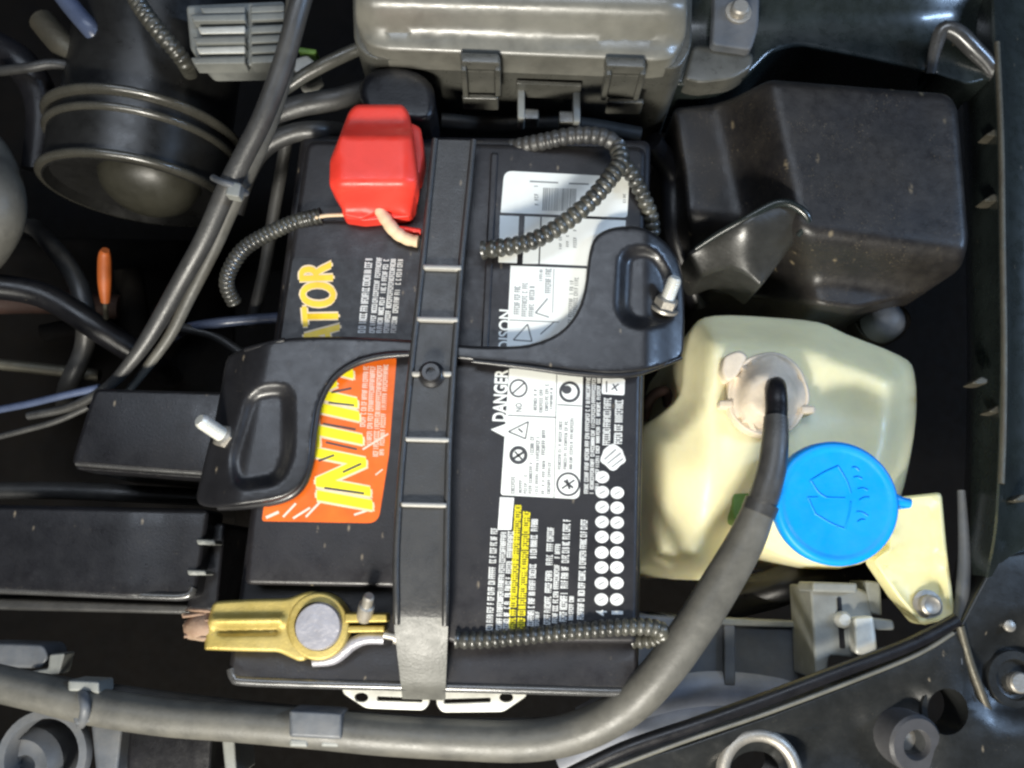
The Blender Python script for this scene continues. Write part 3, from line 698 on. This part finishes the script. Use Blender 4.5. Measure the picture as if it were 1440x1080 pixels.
sweep('boss_rib', [(978, 350, -1.7), (1010, 329, -1.0), (1055, 304, -.15), (1092, 286, .1), (1118, 290, .1), (1136, 309, -.1), (1122, 332, -.5)], [.12, .15, .17, .2, .22, .2, .12], M['green'], ab, 10)
lathe('mount_knob', P(1238, 455, -6), (0, 0, 1), [(1.15, 0), (1.1, .7), (.85, 1.1), (.4, 1.3), (.01, 1.32)], M['greyd'], ab, 24)
relief('mount_ear', fillet([(1200, 425), (1272, 430), (1285, 452), (1260, 482), (1215, 478), (1198, 450)], 14), -6.2, 1, M['airbox'], ab, rnd=4)

# ================================================================== washer reservoir
res = thing('washer_reservoir', 'cream plastic washer fluid tank with a blue cap right of the battery', 'fluid tank', P(1100, 650, -14))
tol = crom([(962, 500), (975, 458), (1005, 444), (1080, 446), (1150, 453), (1190, 470), (1265, 500), (1286, 524), (1288, 590), (1277, 660), (1262, 720), (1255, 770), (1180, 800), (1110, 786), (1070, 768), (1040, 752), (1022, 790), (996, 814), (960, 814), (903, 806), (893, 780), (896, 690), (899, 610), (925, 585), (955, 555)], 3, True)
def tz(x, y, d):
    z = -2.2*sstep(0, 46, 46-d)                             # softly domed blow moulding
    z -= 2.0*sstep(1010, 915, x-(y-620)*-.12)*sstep(540, 620, y)
    z -= 1.0*sstep(650, 760, y)
    z -= .9*np.exp(-(((x-1200)/70)**2+((y-590)/45)**2))*.6
    z += .35*np.exp(-(((x-1000)/22)**2+((y-560)/120)**2))
    return z
relief('tank', tol, -1.8, 13, M['tank'], res, rnd=12, grid=9, zfun=tz, ang=70)
relief('green_sight', fillet([(1028, 680), (1060, 668), (1060, 738), (1030, 735)], 14), -2.15, 2, M['greenf'], res, rnd=5)
# neck + blue cap
cc = P(1178, 708, .3)
capax = (Vector((cc.x*.25, cc.y*.1-1.2, 38))).normalized()
capax = (P(1178, 708, 1.2)*0+Vector((-.03, -.10, 1))).normalized()
lathe('filler_neck', cc-capax*5.0, capax, [(2.2, 0), (2.15, 3.6), (2.3, 4.2), (2.3, 4.4)], M['tank'], res, 32)
cap = lathe('filler_cap', cc-capax*.9, capax, [(2.80, 0), (2.86, .12), (2.86, .62), (2.80, .80), (2.68, .88), (2.50, .88), (2.42, .82), (2.30, .80), (.01, .82)], M['blue'], res, 56, ang=45)
def cap_pt(px, py, h):
    o = cc-capax*.9+capax*h; d = CAMROT @ Vector((px-720.0, 540.0-py, -FPX)); t = (o-CAMLOC).dot(capax)/d.dot(capax); return CAMLOC+d*t
def icon(pts): sweep('icon_ridge', [cap_pt(x, y, .815) for x, y in pts], 0.05, M['blue'], cap, 6, world=True, n=3)
icon([(1140, 676), (1160, 664), (1178, 656)]); icon([(1140, 676), (1150, 692), (1162, 700)]); icon([(1178, 656), (1190, 676), (1196, 694)])
icon([(1145, 722), (1168, 736), (1188, 744)]); icon([(1136, 700), (1150, 700)]); icon([(1162, 700), (1188, 701)]); icon([(1188, 744), (1194, 722), (1196, 706)]); icon([(1136, 700), (1142, 714), (1146, 722)])
for (a, b) in (((1200, 672), (1212, 674)), ((1206, 688), (1220, 690)), ((1208, 704), (1222, 700)), ((1204, 720), (1220, 726)), ((1206, 734), (1216, 732)), ((1198, 658), (1208, 662))):
    icon([a, ((a[0]+b[0])/2, (a[1]+b[1])/2-2), b])
ta = [cap_pt(1256, 702, .5), cap_pt(1268, 705, .5), cap_pt(1281, 708, .5)]
sweep('pull_tab', ta, [.34, .22, .2], M['blue'], cap, 8, world=True, flat=.7)
relief('pull_tab_end', fillet([(1264, 699), (1282, 701), (1282, 714), (1266, 716)], 4), -.15, .35, M['blue'], cap, rnd=2)
# grommet and hose elbow
gol = [(1080+58*math.cos(a)*(1+.02*math.sin(7*a+1)), 555+60*math.sin(a)*(1+.02*math.cos(5*a))) for a in [2*math.pi*i/40 for i in range(40)]]
gr = relief('grommet', gol, -1.0, 1.4, M['grommet'], res, rnd=5, grid=8, zfun=lambda x, y, d: 1.1*sstep(6, 34, d)-.25*np.exp(-((d-9)/4.0)**2), ang=60)
for a in (168, 20):
    x, y = 1080+60*math.cos(R(a)), 555+60*math.sin(R(a))
    relief('grommet_tab', fillet([(x-10, y-5), (x+10, y-5), (x+10, y+6), (x-10, y+6)], 4), -.95, .8, M['grommet'], gr, rnd=3)
relief('collar', fillet([(1018, 500), (1040, 492), (1052, 500), (1036, 530), (1022, 538), (1014, 522)], 8), -.7, 1.2, M['grommet'], gr, rnd=4)
# bracket leg with bolt
relief('mount_leg', fillet([(1252, 700), (1324, 692), (1332, 780), (1344, 868), (1296, 880), (1262, 840), (1228, 790), (1250, 770)], [6, 8, 2, 8, 8, 4, 6, 4]), -3.0, 1.0, M['tank_br'], res, rnd=5, grid=12, zfun=lambda x, y, d: -1.1*sstep(776, 800, y)+.3*sstep(14, 6, d))
bl = lathe('mount_bolt', P(1303, 851, -4.0), (0, 0, 1), [(.75, 0), (.75, .12), (.52, .14), (.52, .5), (.40, .58), (.25, .5), (.01, .5)], M['bolt'], res, 22)

# ================================================================== long rubber hose
hs = thing('rubber_hose', 'long black rubber hose from the tank grommet curving along the bottom', 'hose', P(900, 950, -4))
sweep('elbow_stub', [(1090, 542, -.6), (1091, 550, .35), (1092, 572, .6), (1091, 592, .8)], .52, M['black'], hs, 18)
sweep('upper_hose', [(1091, 588, .8), (1090, 620, 1.0), (1086, 655, 1.0), (1077, 690, .9), (1067, 718, .7)], [.55, .60, .64, .66, .66], M['rubber'], hs, 20)
sweep('lower_hose', [(1069, 712, .65), (1048, 762, .4), (1010, 828, 0), (972, 888, -.4), (930, 945, -1.0), (880, 994, -1.8), (815, 1028, -2.6), (740, 1042, -3.0), (640, 1040, -3.2), (540, 1034, -3.2), (440, 1025, -3.2), (330, 1016, -3.3), (230, 1008, -3.4), (130, 993, -3.4), (50, 973, -3.4), (-60, 948, -3.4)],
      [.72, .84, .90, .92, .92, .92, .92, .92, .90, .90, .88, .86, .86, .85, .85, .85], M['hose'], hs, 22)
sweep('joint_lip', [(1072, 706, .68), (1066, 721, .6)], .78, M['rubber'], hs, 20)
sweep('upper_cable', [(880, 990, -3.6), (800, 1022, -4.6), (700, 1028, -5.0), (560, 1022, -5.0), (440, 1012, -5.0), (300, 998, -5.0), (130, 976, -5.0), (0, 955, -5.0)], .62, M['rubber'], hs, 12)
def hose_clip(x, y, z, label, big):
    t = thing('hose_clip', label, 'clip', P(x, y, z))
    if big:
        relief('saddle', fillet([(x-36, y-24), (x+38, y-20), (x+38, y+18), (x-36, y+14)], 5), z+1.2, 1.6, M['greyd'], t, rnd=5)
        for dx in (-24, 20): relief('foot', fillet([(x+dx-12, y+16), (x+dx+14, y+17), (x+dx+14, y+29), (x+dx-12, y+28)], 4), z+.9, 1.2, M['grey'], t, rnd=4)
    else:
        sweep('band', [(x-6, y-26, z-.2), (x-3, y-16, z+.8), (x, y, z+1.15), (x-2, y+16, z+.8), (x-6, y+24, z-.2)], .24, M['greyd'], t, 8)
        relief('head', fillet([(x-24, y-38), (x+20, y-36), (x+20, y-18), (x+2, y-22), (x-24, y-22)], 4), z+.8, 1.4, M['grey'], t, rnd=4)
        relief('buckle', fillet([(x-18, y+14), (x+10, y+10), (x+12, y+20), (x-14, y+26)], 4), z+.8, .8, M['greyd'], t, rnd=3)
hose_clip(443, 1022, -3.3, 'grey plastic clip on the hose below the brass clamp', True)
hose_clip(120, 994, -3.5, 'small grey cable tie with pale head on the hose at lower left', False)

# ================================================================== things at the lower right
gp = thing('splash_guard', 'blue-grey plastic panel with ribs behind the hose at lower right', 'panel', P(1040, 920, -12))
relief('panel_face', fillet([(880, 862), (1150, 880), (1160, 972), (1020, 965), (880, 950)], 8), -8.5, 5, M['greyd'], gp, rnd=5)
for x in (1026, 1146): relief('rib', fillet([(x-8, 872), (x+8, 873), (x+8, 965), (x-8, 964)], 3), -8.1, 1, M['greyd'], gp, rnd=3)
relief('top_flange', fillet([(1000, 868), (1140, 874), (1140, 884), (1000, 878)], 3), -7.9, 1, M['grey'], gp, rnd=3)
cm_ = thing('bumper_beam', 'pale grey bumper beam showing beneath the rubber seal', 'beam', P(980, 990, -12))
sweep('tube', [(820, 1020, -10), (900, 985, -9.5), (980, 965, -9.2), (1080, 968, -9.2), (1160, 985, -9.4)], [1.0, 1.2, 1.1, 1.0, .9], M['palegrey'], cm_, 18)
sweep('tube', [(790, 1075, -10.5), (860, 1040, -10), (930, 1010, -9.8), (1010, 1006, -9.8), (1090, 1010, -10)], [1.0, 1.3, 1.3, 1.1, 1.0], M['palegrey'], cm_, 18)
sn = thing('sensor_block', 'light grey plastic connector block with a screw below the blue cap', 'connector', P(1185, 880, -8))
relief('body', fillet([(1138, 822), (1205, 826), (1222, 834), (1228, 880), (1208, 925), (1166, 922), (1160, 958), (1146, 956), (1142, 880)], 5), -5.0, 3, M['grey'], sn, rnd=5)
relief('top_lug', fillet([(1142, 818), (1205, 820), (1205, 834), (1142, 832)], 4), -4.4, 2, M['grey'], sn, rnd=4)
relief('top_lug', fillet([(1216, 816), (1238, 818), (1240, 866), (1222, 862)], 4), -5.0, 2, M['grey'], sn, rnd=4)
relief('slot', fillet([(1177, 840), (1183, 840), (1189, 912), (1181, 912)], 3), -4.93, .1, M['black'], sn, rnd=1)
lathe('screw', P(1183, 871, -5), (0, 0, 1), [(.42, 0), (.42, .3), (.28, .5), (.01, .52)], M['zinc'], sn, 16)
relief('plug', fillet([(1200, 868), (1228, 866), (1234, 915), (1222, 924), (1202, 920)], 6), -4.2, 1.8, M['white_stud'], sn, rnd=5)
relief('plug_arm', fillet([(1226, 868), (1256, 872), (1258, 886), (1230, 886)], 5), -4.6, 1, M['grey'], sn, rnd=4)
dk = thing('dark_duct', 'dark plastic duct in the gap under the blue cap', 'duct', P(1100, 830, -12))
sweep('duct_tube', [(1000, 850, -12), (1080, 830, -10), (1130, 815, -9.5), (1240, 815, -10)], 1.1, M['black'], dk, 16)

# radiator support
rs = thing('radiator_support', 'black painted steel radiator support with holes in the lower right corner', 'car panel', P(1250, 1010, -4))
def sleevez(x, y, d): return np.zeros_like(x)
hole1 = circ(1332, 1001, 30, 33, 26); hole2 = circ(1062, 1082, 34, 26, 24)
sup = fillet([(820, 1112), (860, 1076), (960, 1046), (1080, 1004), (1200, 958), (1300, 915), (1345, 884), (1372, 832), (1400, 780), (1480, 770), (1480, 1140), (820, 1140)], [2, 6, 10, 10, 10, 10, 14, 10, 20, 5, 5, 2])
relief('panel', sup, -3.0, 2.2, M['support'], rs, rnd=7, holes=[hole1, hole2], grid=22,
       zfun=lambda x, y, d: -1.0*sstep(20, 60, d)*sstep(1330, 1250, x)-.9*sstep(75, 40, np.hypot(x-1425, y-945))+.9*sstep(26, 15, np.abs((x-1345)*.86-(y-990)*-.5+30))*0)
def ring_(name, cx, cy, r0, r1, z, mat, parent, h=.3):
    n = 36
    V = []; F = []
    c = P(cx, cy, z); a0 = (P(cx+r0, cy, z)-c).length; a1 = (P(cx+r1, cy, z)-c).length
    prof = [(a1, 0), (a1, h*.7), (a1-.06, h), (a0+.06, h), (a0, h*.6), (a0, -.6)]
    for r, hh in prof:
        for j in range(n):
            a = 2*math.pi*j/n; V.append(c+Vector((r*math.cos(a), r*math.sin(a), hh)))
    for i in range(len(prof)-1):
        for j in range(n): F.append([i*n+j, i*n+(j+1) % n, (i+1)*n+(j+1) % n, (i+1)*n+j])
    return mk(name, V, F, mat, parent, 45)
ring_('hole_collar', 1332, 1001, 31, 42, -3.6, M['support'], rs, .35)
wc_ = P(1068, 1088, -3.3)
wr = [wc_+Vector((1.72*math.cos(R(t)), 1.72*math.sin(R(t)), 0)) for t in range(0, 361, 15)]
sweep('bright_washer', wr, 0.32, M['bolt'], rs, 14, world=True, n=3, cap=False)
sweep('edge_highlight', [(1352, 690, -4.4), (1356, 780, -4.2), (1352, 850, -3.8), (1346, 900, -3.4), (1352, 960, -3.4)], [.2, .3, .34, .3, .2], M['greyd'], rs, 12)  # grey bead added as a painted highlight along the edge
s0, s1 = P(1238, 1018, -5.6), P(1290, 1048, -2.9)
lathe('sleeve', s0, s1-s0, [(1.35, 0), (1.35, (s1-s0).length-.15), (1.22, (s1-s0).length), (.72, (s1-s0).length), (.66, (s1-s0).length-.15), (.66, (s1-s0).length-1.0), (.01, (s1-s0).length-1.0)], M['sleevem'], rs, 30)
sl_ax = (s1-s0).normalized()
lathe('sleeve_bolt', s1-sl_ax*1.0, sl_ax, [(.5, 0), (.5, .3), (.3, .42), (.01, .42)], M['bolt'], rs, 14)
ring_('bolt_cup', 1424, 955, 26, 40, -3.9, M['support'], rs, .3)
lathe('panel_bolt', P(1424, 958, -4.2), (0, 0, 1), [(.75, 0), (.75, .15), (.5, .2), (.5, .6), (.42, .7), (.01, .7)], M['bolt'], rs, 20)
lathe('panel_bolt', P(1418, 880, -3.2), (0, 0, 1), [(.28, 0), (.28, .15), (.15, .22), (.01, .23)], M['bolt'], rs, 14)
sweep('corner_bead', [(1350, 880, -2.9), (1364, 930, -3.2), (1384, 985, -3.4), (1400, 1020, -3.6)], .2, M['alu'], rs, 10)
ws = thing('weather_seal', 'thin black rubber seal running diagonally at lower right', 'seal', P(1080, 985, -3))
sweep('bulb', [(800, 1090, -3.4), (880, 1052, -3.0), (980, 1018, -2.8), (1080, 982, -2.8), (1180, 944, -2.8), (1280, 906, -2.9), (1345, 872, -3.0)], .34, M['black'], ws, 12)
sweep('lip', [(840, 1088, -2.9), (960, 1043, -2.7), (1080, 1002, -2.6), (1200, 957, -2.6), (1290, 920, -2.7), (1340, 890, -2.8)], .11, M['beadm'], ws, 8)

# ================================================================== left side: boxes and shroud
rb_ = thing('relay_box', 'flat black box left of the bracket with a bright front edge', 'box', P(210, 610, -8))
relief('lid', fillet([(134, 547), (330, 552), (318, 600), (300, 668), (102, 652), (104, 640)], [8, 6, 2, 6, 8, 3]), -2.4, .7, M['black'], rb_, rnd=5)
sweep('front_bead', [(108, 651, -2.62), (170, 656, -2.6), (240, 661, -2.6), (298, 665, -2.62)], .16, M['gbead'], rb_, 10)
relief('body', fillet([(138, 552), (328, 558), (298, 674), (106, 660)], 6), -3.2, 7, M['black'], rb_, rnd=3)
sh = thing('radiator_shroud', 'wide black plastic shroud at the left edge with a bright front edge', 'shroud', P(140, 780, -8))
relief('top', fillet([(-70, 708), (296, 716), (292, 745), (276, 838), (258, 846), (-70, 830)], [4, 10, 3, 8, 8, 4]), -3.5, 2.0, M['black'], sh, rnd=9, grid=24, zfun=lambda x, y, d: -.25*sstep(180, 230, x))
relief('front_rail', fillet([(-70, 838), (270, 850), (268, 864), (-70, 856)], 4), -5.2, 5, M['rubber'], sh, rnd=5)
sweep('front_bead', [(-60, 826, -3.75), (60, 831, -3.75), (180, 836, -3.78), (258, 838, -3.85), (272, 826, -3.9)], .22, M['gbead'], sh, 12)
for x, y in ((290, 762), (277, 805)): relief('clip_tooth', fillet([(x-14, y-4), (x+12, y-3), (x+14, y+4), (x-12, y+4)], 3), -3.6, 1.0, M['grey'], sh, rnd=2.5)
relief('side_duct', fillet([(282, 735), (318, 735), (306, 860), (262, 860)], 8), -5, 6, M['black'], sh, rnd=6)

# intake pipe
du = thing('intake_pipe', 'fat black ribbed air intake pipe at the upper left', 'air duct', P(190, 230, -10))
A = P(226, -20, -8.0); B = P(172, 330, -9.0); ax = (B-A).normalized()
def proj(p):
    c = CAMROT.transposed() @ (p-CAMLOC); return 720+FPX*c.x/-c.z, 540-FPX*c.y/-c.z
def hat(py, r):                                  # where along the pipe the crest shows at this height of the picture
    lo, hi = 0.0, 20.0
    for _ in range(40):
        m = (lo+hi)/2
        if proj(A+ax*m+Vector((0, 0, r)))[1] < py: lo = m
        else: hi = m
    return lo
hC, hA, hB = hat(110, 5.6), hat(139, 5.2), hat(204, 5.2)
prof = [(4.6, 0), (4.6, hC-.5)]
def bead(h, r0, r1, wd): return [(r0, h-wd), (r0+(r1-r0)*.6, h-wd*.7), (r0+(r1-r0)*.92, h-wd*.35), (r1, h), (r0+(r1-r0)*.92, h+wd*.35), (r0+(r1-r0)*.6, h+wd*.7), (r0, h+wd)]
prof += [(4.95, hC-.3), (4.95, hA), (4.9, (hA+hB)/2), (4.9, hB+.2), (4.7, hB+.3), (4.5, hB-.3), (3.5, hB-.4), (.01, hB-.4)]
Kp = 1.1
A = A+Vector((.35, 0, -.4))
lathe('pipe', A, ax, [(r*Kp if r > .1 else r, h) for r, h in prof], M['pipe'], du, 72, ang=50)
for h, r1, wd in ((hC, 5.45, .30), (hA, 5.25, .24), (hB, 5.2, .26)):
    lathe('pipe_ring', A+ax*h, ax, [(4.8*Kp, -wd)]+[(4.9*Kp+(r1-4.9)*math.cos(t), wd*math.sin(t)) for t in [R(k) for k in range(-80, 81, 20)]]+[(4.8*Kp, wd)], M['ringm'], du, 72, ang=60, cap=False)
dc = A+ax*(hB-.5)+Vector((1.1, 0, 1.0))
lathe('end_dome', dc, ax+Vector((0, 0, .25)), [(3.0, 0), (2.9, .5), (2.6, 1.1), (2.0, 1.6), (1.2, 1.9), (.5, 2.0), (.01, 2.02)], M['domem'], du, 36, ang=60)
tag(sweep('rubber_boot', [(-40, 190, -9), (-22, 215, -7.5), (-10, 260, -6.4), (-8, 305, -6.4), (-22, 350, -7.6), (-40, 375, -9)], [1.0, 1.35, 1.6, 1.6, 1.3, 1.0], M['hose'], None, 22), 'rounded grey rubber boot cut off by the left edge', 'rubber boot')
dp = thing('dipstick', 'orange plastic dipstick handle standing in the dark at left', 'dipstick', P(147, 430, -20))
sweep('handle', [(148, 352, -6.2), (147, 362, -6.6), (147, 395, -7.2), (148, 425, -8)], [.22, .36, .38, .25], M['dip'], dp, 14)
sweep('rod', [(148, 425, -8), (149, 445, -10), (150, 470, -20)], .15, M['alu'], dp, 8)

# cables crossing on the left
tag(sweep('cable', [(440, -60, 4.5), (418, 20, 4), (398, 90, 3.2), (372, 160, 2.4), (345, 215, 1.6), (318, 268, .8), (288, 335, -.2), (252, 400, -1.4), (215, 465, -2.4), (185, 508, -3.0), (150, 545, -3.8), (100, 572, -4.6), (40, 585, -5)], [.50, .50, .50, .50, .50, .50, .48, .46, .42, .34, .28, .24, .22], M['rubber'], None, 16), 'thick black cable slanting down the left side from the top', 'cable')
tag(sweep('cable', [(420, -60, 2.2), (408, 60, 2.0), (386, 150, 1.2), (356, 225, .4), (328, 285, -.4), (300, 350, -1.4), (265, 420, -2.5), (240, 470, -3.2), (210, 512, -3.8), (180, 550, -4.5)], [.45, .45, .45, .44, .42, .38, .34, .30, .26, .2], M['hose'], None, 12), 'second thinner cable running behind the thick slanting cable', 'cable')
ct = thing('cable_tie', 'grey tie strapping the two slanting cables together', 'cable tie', P(320, 264, 1))
sweep('band', [(300, 250, .6), (312, 256, 1.5), (330, 262, 1.4), (346, 272, .3)], .17, M['greyd'], ct, 8)
relief('head', fillet([(322, 254), (340, 258), (336, 278), (316, 274)], 4), 1.6, .5, M['grey'], ct, rnd=3)
tag(sweep('wire', [(-40, 583, -5), (30, 570, -4.6), (90, 556, -4.2), (140, 545, -4)], .2, M['bluewire'], None, 10), 'dark blue-grey wire running to the relay box from the left edge', 'wire')
tag(sweep('wire', [(-40, 624, -6), (30, 606, -5.4), (80, 592, -5), (125, 572, -4.6)], .17, M['rubber'], None, 10), 'thin dark wire below the blue-grey wire at the left edge', 'wire')
tag(sweep('bent_pipe', [(370, 175, -2), (395, 160, -1.6), (430, 148, -1.4), (480, 138, -1.6), (530, 120, -2.2)], [.5, .6, .62, .6, .5], M['rubber'], None, 14), 'black rubber pipe passing behind the red terminal cover', 'pipe')
tag(sweep('bent_pipe', [(395, 130, -1), (430, 105, -.6), (470, 84, -.4), (510, 66, -.6)], [.3, .36, .36, .36], M['fuse'], None, 12), 'straight grey pipe leading to the left side of the fuse box', 'pipe')
tag(sweep('bent_pipe', [(330, 300, -3), (345, 250, -2.4), (370, 210, -2), (410, 188, -1.6), (455, 183, -1.8), (500, 188, -4)], .5, M['rubber'], None, 12), 'dark rubber pipe curving from the cables to the battery corner', 'pipe')
tag(sweep('small_pipe', [(240, 480, -16), (258, 464, -8), (300, 455, -6), (345, 450, -6), (400, 446, -6)], .3, M['bluewire'], None, 10), 'short blue-grey pipe above the relay box', 'pipe')
cbk = thing('cable_boot', 'dark rubber boot behind the red terminal cover', 'rubber boot', P(550, 130, 0))
relief('boot', crom([(505, 128), (520, 102), (560, 94), (600, 110), (612, 138), (604, 170), (560, 168), (520, 160)], 3, True), .6, 3, M['black'], cbk, rnd=12, grid=14)

# connectors at the upper left
cn = thing('connector_block', 'pale grey stacked wiring connectors at the upper left', 'connector', P(330, 60, -6))
relief('body', fillet([(262, 8), (400, 2), (402, 92), (290, 94), (268, 70)], 6), -3.2, 1.4, M['grey'], cn, rnd=4)
re0 = random.Random(2)
for i in range(6):
    y = 8+i*14.5+re0.uniform(-2, 2); x0 = 266+re0.uniform(0, 16)
    relief('connector_row', fillet([(x0, y), (345, y-2), (345, y+9), (x0+4, y+10)], 3), -2.6+.1*(i % 2), .8, M['white_stud'] if i in (2, 4) else M['grey'], cn, rnd=3)
    relief('connector_row', fillet([(352, y-2), (400, y-4), (400, y+7), (352, y+9)], 3), -2.7, .8, M['grey'], cn, rnd=3)
tag(sweep('corrugated_conduit', [(170, -50, -2), (192, 0, -2), (220, 40, -2.2), (250, 75, -3.0), (266, 100, -5), (270, 112, -12)], [.5, .5, .5, .48, .46, .44], M['loom'], None, 14, corr=(.36, .09)), 'dark corrugated conduit left of the grey connector block', 'conduit')
tag(sweep('blue_pipe', [(70, -30, -4), (105, 15, -4), (135, 50, -4.4), (158, 82, -7), (168, 100, -14)], .55, M['bluewire'], None, 14), 'shiny blue-grey pipe in the upper left corner', 'pipe')
tag(sweep('brown_pipe', [(120, -40, -5), (150, 5, -5), (180, 45, -6), (192, 68, -9), (196, 78, -16)], .7, M['rust2'], None, 14), 'rusty brown pipe between the blue pipe and the conduit', 'pipe')
tag(sweep('grey_hose', [(60, 30, -6), (95, 70, -6), (135, 98, -7.5), (160, 112, -15)], .8, M['alu'], None, 14), 'dirty grey hose above the fat intake pipe', 'hose')
wc = thing('white_connector', 'small off-white plug right of the slanting cable at top left', 'connector', P(430, 90, -3))
relief('shell', fillet([(412, 84), (432, 78), (446, 90), (428, 106), (412, 100)], 4), -3, 2, M['white_stud'], wc, rnd=3)
relief('latch', fillet([(418, 66), (446, 70), (444, 76), (420, 74)], 3), -3, 1, M['greenf'], wc, rnd=2)

# motor ring at the lower left
mr = thing('round_motor', 'round black motor housing with a pale rim in the lower left corner', 'motor', P(62, 1060, -8))
ring_('rim', 66, 1062, 50, 64, -6.2, M['greyd'], mr, .5)
lathe('hub', P(66, 1066, -9), (0, 0, 1), [(1.9, 0), (1.9, 2.0), (1.4, 2.6), (1.35, 2.2), (.6, 2.2), (.5, 1.6), (.01, 1.6)], M['greyd'], mr, 32)
pl_ = thing('plastic_post', 'pale grey plastic post beside the round motor', 'post', P(150, 1050, -8))
relief('post', fillet([(128, 1012), (174, 1018), (166, 1090), (136, 1090)], 6), -6.0, 4, M['greyd'], pl_, rnd=6)
pn = thing('lower_panel', 'dark plastic cover below the hose at the bottom left', 'panel', P(240, 1050, -9))
relief('face', fillet([(180, 1022), (300, 1030), (296, 1095), (178, 1095)], 8), -7, 4, M['black'], pn, rnd=6)
relief('face', fillet([(312, 1035), (330, 1036), (334, 1095), (318, 1095)], 4), -6.5, 3, M['grey'], pn, rnd=4)
sp = thing('shroud_bracket', 'small blue-grey bracket between the shroud and hose at far left', 'bracket', P(40, 920, -9))
relief('plate', fillet([(-30, 903), (62, 906), (70, 925), (58, 940), (-30, 938)], 8), -8, 2, M['greyd'], sp, rnd=5)
relief('finger', fillet([(70, 920), (92, 918), (84, 948), (40, 952), (42, 944), (68, 940)], 4), -7.6, 1, M['grey'], sp, rnd=3)

# dark engine lumps deep down between the parts
eng = thing('engine_block', 'dirty dark engine parts deep in the gap at left', 'engine', P(100, 480, -25))
re_ = random.Random(4)
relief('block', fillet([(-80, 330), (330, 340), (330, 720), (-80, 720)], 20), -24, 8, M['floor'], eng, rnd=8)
for i, (a, b, r, m) in enumerate((((-30, 425, -17), (170, 432, -18), .9, 'brown'), ((60, 470, -19), (260, 440, -20), .7, 'floor'), ((-20, 510, -15), (140, 528, -16), .4, 'alu'), ((180, 380, -18), (190, 520, -20), 1.0, 'floor'))):
    mid = tuple((p+q)/2+re_.uniform(-6, 6) if k < 2 else (p+q)/2 for k, (p, q) in enumerate(zip(a, b)))
    sweep('engine_pipe', [a, mid, b], r, M[m], eng, 12)
sweep('tan_hook', [(905, 590, -7), (915, 560, -6.5), (935, 550, -6.5), (940, 570, -7)], .3, M['brown'], eng, 8)

hz_ = [('deep_hose', [(-40, 400, -9), (60, 415, -10), (150, 470, -11), (220, 515, -14), (240, 530, -24)], .8, 'black', 'dark hose sagging behind the orange dipstick', 'hose'),
       ('deep_hose', [(40, 318, -24), (58, 328, -14), (110, 400, -12), (120, 480, -13), (95, 545, -15), (90, 570, -25)], .6, 'rubber', 'dark hose running down left of the orange dipstick', 'hose'),
       ('harness_wire', [(405, 185, -3), (400, 215, -3.6), (385, 300, -5), (372, 380, -6), (352, 460, -7)], .35, 'rubber', 'black wire dropping down between the battery and the looping conduit', 'wire'),
       ('harness_wire', [(620, 170, -3), (700, 176, -3.5), (790, 172, -3.5), (900, 190, -4)], .45, 'rubber', 'black wire lying in the gap below the fuse box', 'wire'),
       ('deep_hose', [(915, 200, -4), (945, 250, -6), (950, 330, -7), (985, 430, -9)], .7, 'black', 'dark hose hidden between the battery and the air box', 'hose'),
       ('deep_hose', [(0, 690, -9), (90, 690, -9), (180, 694, -9), (300, 700, -10)], .5, 'rubber', 'dark hose in the gap above the wide shroud', 'hose'),
       ('harness_wire', [(0, 100, -6), (40, 95, -5.6), (80, 90, -5.6), (130, 104, -6)], .3, 'rubber', 'thin dark wire above the intake pipe at far left', 'wire'),
       ('deep_hose', [(-20, 60, -7), (30, 90, -7), (60, 150, -8), (55, 240, -9)], 1.0, 'black', 'dark hose left of the fat intake pipe', 'hose'),
       ('harness_wire', [(230, 455, -7), (262, 462, -6.6), (300, 472, -6.6), (345, 500, -7)], .28, 'rubber', 'thin dark wire just above the relay box', 'wire')]
for nm, pts, r, m, lb, ca in hz_: tag(sweep(nm, pts, r, M[m], None, 12), lb, ca)
